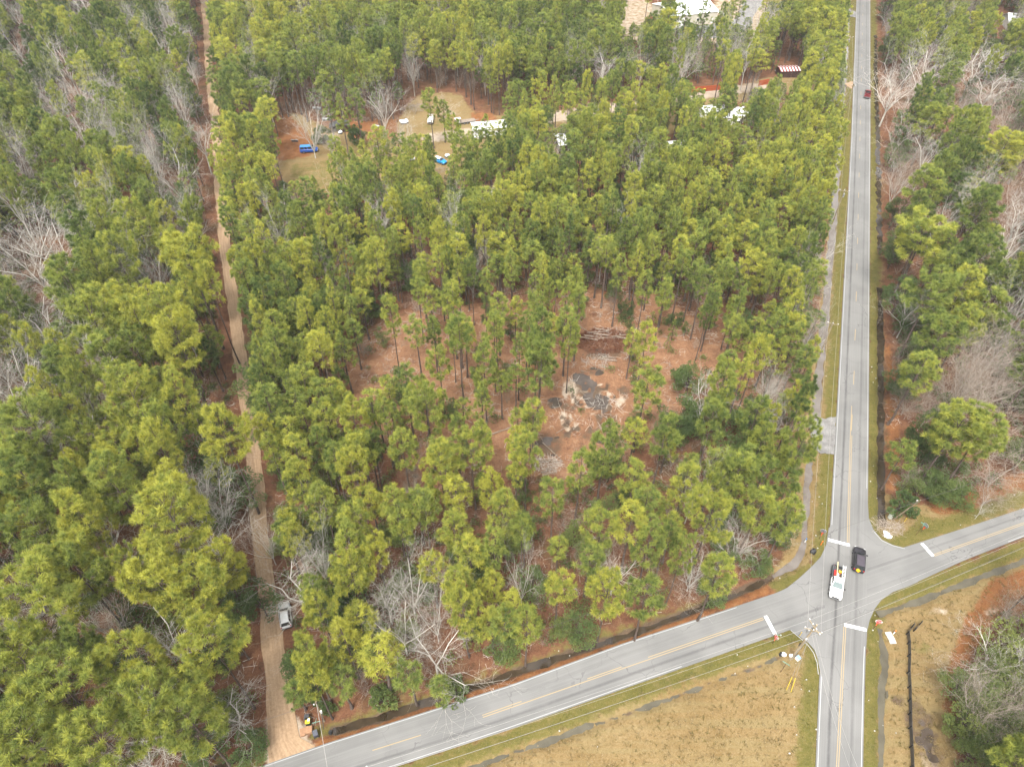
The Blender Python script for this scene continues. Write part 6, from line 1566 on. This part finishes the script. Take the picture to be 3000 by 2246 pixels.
def brush(px, R, n, hgt, mt, label, cat="brush pile", logs=0, seed=1):
    x, y = at(*px); t = thing("brush_pile", (x, y, -0.05), 0, label, cat); rg = np.random.default_rng(seed)
    a, b, r = [], [], []
    for i in range(n):
        q = np.sqrt(rg.uniform(0, 1)) * R; w = rg.uniform(0, 6.28); z = hgt * (1 - (q / R) ** 2) * rg.uniform(0.1, 1) + .05; p = np.array([math.cos(w) * q, math.sin(w) * q * .7, z]); h = rg.uniform(0, 6.28); l = rg.uniform(.8, 2.6)
        d = np.array([math.cos(h), math.sin(h), rg.normal(0, .25)]) * l / 2; a.append(p - d); b.append(p + d); r.append(rg.uniform(.008, .028))
    a, b = np.array(a), np.array(b); a[:, 2] = np.maximum(a[:, 2], .03); b[:, 2] = np.maximum(b[:, 2], .03)
    V, T = seg_tubes(a, b, r, np.array(r) * .6, 4); q = link("branches", np_mesh("branches", V, T, [mt], {"tv": ('FLOAT', np.zeros(len(V)))}), t); q["kind"] = 'stuff'
    if mt is M_BRUSHRED:
        n2 = 700; w = rg.uniform(0, 6.28, n2); q2 = np.sqrt(rg.uniform(0, 1, n2)) * R; P_ = np.c_[np.cos(w) * q2, np.sin(w) * q2 * .7, hgt * (1 - (q2 / R) ** 2) * rg.uniform(.2, .95, n2) + .05]
        V, T, TV = blades(P_, np.tile([[0, 0, .4]], (n2, 1)), .55, 9, rg, .10, 1.0, .1); link('dead_foliage', np_mesh('dead_foliage', V, T, [M_DRYR], {'tv': ('FLOAT', TV)}), t)['kind'] = 'stuff'
    for k in range(logs):
        h = rg.uniform(-.5, .5); m = MB(); d = Vector((math.cos(h), math.sin(h) * .6, 0)) * rg.uniform(1.5, 2.6); c_ = Vector((rg.normal(0, R * .3), rg.normal(0, R * .2), hgt * rg.uniform(.6, 1.0))); m.tube(c_ - d, c_ + d, rg.uniform(.08, .14), n=7); m.build("log", M_LOG, t)
M_DRYR = foliage('dead_reddish_foliage', [(0.0, (0.11, 0.042, 0.022)), (1.0, (0.21, 0.090, 0.050))], 0.2)
M_BRUSHRED = bark("brush_reddish", (0.10, 0.045, 0.028), (0.20, 0.10, 0.065))
brush((1768, 1000), 6.2, 900, 1.7, M_BRUSHRED, "big reddish brush pile with pale logs on top", logs=6, seed=3)
brush((1772, 992), 4.2, 90, 2.1, M_TWIG, "grey branch heap crowning the big brush pile", logs=3, seed=4)
brush((1755, 1058), 3.4, 130, 0.7, M_TWIG, "low pile of grey branches below the big brush pile", logs=2, seed=5)
brush((1600, 1360), 3.0, 170, 0.8, M_TWIG, "pile of pale sticks between the grey pool and logs", logs=3, seed=6)
brush((1725, 1205), 7.5, 120, 0.25, M_TWIG, "scattered bleached sticks over the white debris patch", "debris", seed=7)
brush((1228, 316), 4.0, 160, 1.0, M_TWIGP, "grey brush heap at the back of the yard", seed=8)
brush((1290, 500), 2.6, 90, 0.7, M_TWIGP, "small brush heap below the blue car", seed=9)
brush((2600, 1545), 2.6, 160, 0.7, M_TWIGP, "dry reed heap at the corner by the trash bags", seed=10)
brush((1060, 352), 3.0, 90, 0.8, M_TWIGP, "brush and scrap heap behind the plank shed", seed=12)
brush((2140, 1560), 2.6, 80, 0.6, M_TWIG, "grey branch heap under the pines by the north verge", seed=13)
brush((1270, 905), 2.8, 90, 0.8, M_TWIGP, "grey branch tangle at the top edge of the clearing", seed=14)
def bag(px, r, mt, label, n=1, cat="litter", name="litter_scrap", group=None, flat=1.0):
    x, y = at(*px); rg = np.random.default_rng(int(px[0] * 7 + px[1])); bm = bmesh.new(); bmesh.ops.create_icosphere(bm, subdivisions=2, radius=r)
    for v in bm.verts: k = 0.65 + 0.6 * float(vnoise(np.array([v.co.x * 9 + px[0]]), np.array([v.co.y * 9 + v.co.z * 7]), 1.6, 3)[0]); v.co *= k; v.co.z = max(v.co.z * flat + r * .5 * flat, 0)
    me = bpy.data.meshes.new(name); bm.to_mesh(me); bm.free(); me.materials.append(mt)
    o = link(name, me); o.location = (x, y, ground_z(x, y)); o.rotation_euler.z = rg.uniform(0, 6.28); tag(o, label, cat, group)
bag((2594, 1560), .45, M_WHITEP, "white trash bag nearest the ditch on the corner", cat="trash bag", name="trash_bag", flat=.5); bag((2599, 1569), .6, M_WHITEP, "large white trash bag in the middle of the corner dump", cat="trash bag", name="trash_bag", flat=.5); bag((2607, 1572), .4, M_WHITEP, "small white trash bag at the edge of the corner dump", cat="trash bag", name="trash_bag", flat=.5)
bag((2382, 1616), .55, M_BLACKPL, "black trash bag on the verge by the north stop sign", cat="trash bag", name="trash_bag"); bag((2296, 1915), .4, M_WHITEP, "white bag beside the drain at the field corner", cat="trash bag", name="trash_bag"); bag((2291, 1914), .4, M_BLACKPL, "black bag against the white bag at the field corner", cat="trash bag", name="trash_bag")
bag((965, 2139), .35, M_BLACKPL, "black bag in the grass near the service pole", cat="trash bag", name="trash_bag")
t = thing("fallen_sheet", (*at(2609, 1868), 0.06), 0.1, "wrinkled pale sheet lying on the grass by the black fence", "sheet"); m = MB()
m.add([(-.5 + .25 * i, -.95 + .38 * j, .06 * ((i * 3 + j * 5) % 4) / 2) for j in range(6) for i in range(5)], [(j * 5 + i, j * 5 + i + 1, j * 5 + i + 6, j * 5 + i + 5) for j in range(5) for i in range(4)]); m.build("sheet", paint("grey_white_sheet", (0.55, 0.52, 0.48), 0.7, 0, 0.3, 0.25), t)
t = thing("dumped_board", (*at(2579, 1025), ground_z(*at(2579, 1025)) + 0.3), 0.5, "white panel dumped in the dark east ditch", "panel"); m = MB(); m.box((0, 0, 0), (1.0, .8, .08), tilt=Matrix.Rotation(.2, 3, 'X')); m.build("board", M_WHITEP, t)
M_LITTER0 = paint('weathered_white', (0.5, 0.49, 0.47), 0.7)
for (px, w_, d_, rz_, mt, lb) in (((958, 352), 3.2, 1.4, .1, M_GALV, "pale tarpaulin sheet among the trunks behind the shed"), ((930, 320), 3.0, 1.2, -.3, M_GALV, "pale tarpaulin lying deep behind the plank shed"), ((1184, 360), 2.6, 2.2, .4, M_ROOFW, "white tarpaulin heap behind the lone yard pine"), ((1102, 374), 2.0, 1.2, -.5, M_GALV, "grey metal frame bed lying on the bare yard"), ((998, 391), 1.2, 1.4, 0, M_WHITEP, "white appliance in front of the plank shed"), ((864, 415), 2.2, .4, 0, M_LITTER0, "thin white board lying above the blue van"), ((2018, 330), 2.4, 2.4, .5, M_GALV, "grey scrap heap among pines by the sandy drive"), ((1205, 470), 2.2, 1.6, 0.2, M_GALV, "grey sheet lying under the thin pines"), ((1310, 460), 1.4, 1.0, .6, M_WHITEP, "white scrap beside the sky blue car"), ((2395, 205), 3.0, .5, .7, M_WHITEP, "white pipe lying in the far wood edge"), ((1780, 420), 3.4, 1.6, .2, M_GALV, "grey deck of boards among pines above the parcel")):
    x, y = at(*px); t = thing("salvage_sheet", (x, y, 0.0), rz_, lb, "scrap"); m = MB(); k = 5
    m.add([(w_ * (i / k - .5), d_ * (j / k - .5), .35 + .5 * float(vnoise(np.array([x + i * 1.7]), np.array([y + j * 1.7]), 1.5, 5)[0])) for j in range(k + 1) for i in range(k + 1)], [(j * (k + 1) + i, j * (k + 1) + i + 1, (j + 1) * (k + 1) + i + 1, (j + 1) * (k + 1) + i) for j in range(k) for i in range(k)])
    m.build("sheet", mt, t); m = MB(); m.box((0, 0, .2), (w_ * .9, d_ * .9, .4)); m.build("pile", P_GREYD, t)
M_LITTER = paint('litter_pale', (0.50, 0.49, 0.46), 0.7)
LIT = [(2393, 2165), (2391, 2135), (2545, 2050), (2573, 1877), (2557, 1845), (2566, 1797), (2588, 2005), (2590, 2120), (2562, 2140), (2625, 2146), (2584, 2240), (2580, 2135), (2347, 2018), (2331, 1942), (2362, 1990), (2327, 2070), (2334, 2151), (2313, 2206), (2371, 2023), (2559, 1365), (2560, 1385), (2550, 1410), (2571, 1455), (2555, 1090), (2566, 1108), (2558, 1120), (2575, 1125), (2553, 1075), (2420, 1102), (2403, 1130), (2412, 1418), (2400, 1455), (2409, 1475), (2380, 1468), (2390, 1568), (2857, 1510), (2814, 1537), (2907, 1477), (2972, 1449), (2160, 1917), (2191, 1950), (2003, 2027), (2155, 1969), (1704, 2138), (1639, 2140), (1637, 1904), (1640, 1917), (1670, 1914), (1610, 1920), (1445, 2017), (1104, 2064), (2140, 1738), (2284, 1693), (2266, 1860), (2287, 1860), (1560, 1950), (1750, 2186), (2395, 1605)]
for i, p in enumerate(LIT):
    li, dl = near_land(*at(*p))
    NEAR_L = ["lower main road", "junction corner", "field edge", "verge ditch"]
    bag(p, .07 + .06 * ((i * 37) % 10) / 10, M_LITTER, f"small white litter scrap on the verge, {'{}'}", group="litter scraps along the verges")
scr = [o for o in scene.objects if o.name.startswith("litter_scrap")]
byl = {}
for o in scr:
    li, dl = near_land(o.location.x, o.location.y); byl.setdefault(li, []).append((dl, o))
for li, L in byl.items():
    L.sort(key=lambda q: q[0])
    for k, (dl, o) in enumerate(L): o["label"] = f"small white litter scrap, {ORD[k] if len(L) > 1 else 'closest'} to the {LAND[li][0]}"

# ------------------------------------------------------------------ damp winter air
def haze():
    m = bpy.data.materials.new("damp_air"); m.use_nodes = True; n = m.node_tree.nodes; n.clear()
    o_ = n.new("ShaderNodeOutputMaterial"); v = n.new("ShaderNodeVolumePrincipled"); v.inputs['Color'].default_value = (0.93, 0.95, 0.97, 1); v.inputs['Density'].default_value = 0.00009
    m.node_tree.links.new(v.outputs[0], o_.inputs['Volume'])
    b = MB(); b.box((0, 1500, 53.0), (8200, 9200, 110.0)); o = b.build("haze", m); o["kind"] = 'stuff'
haze()
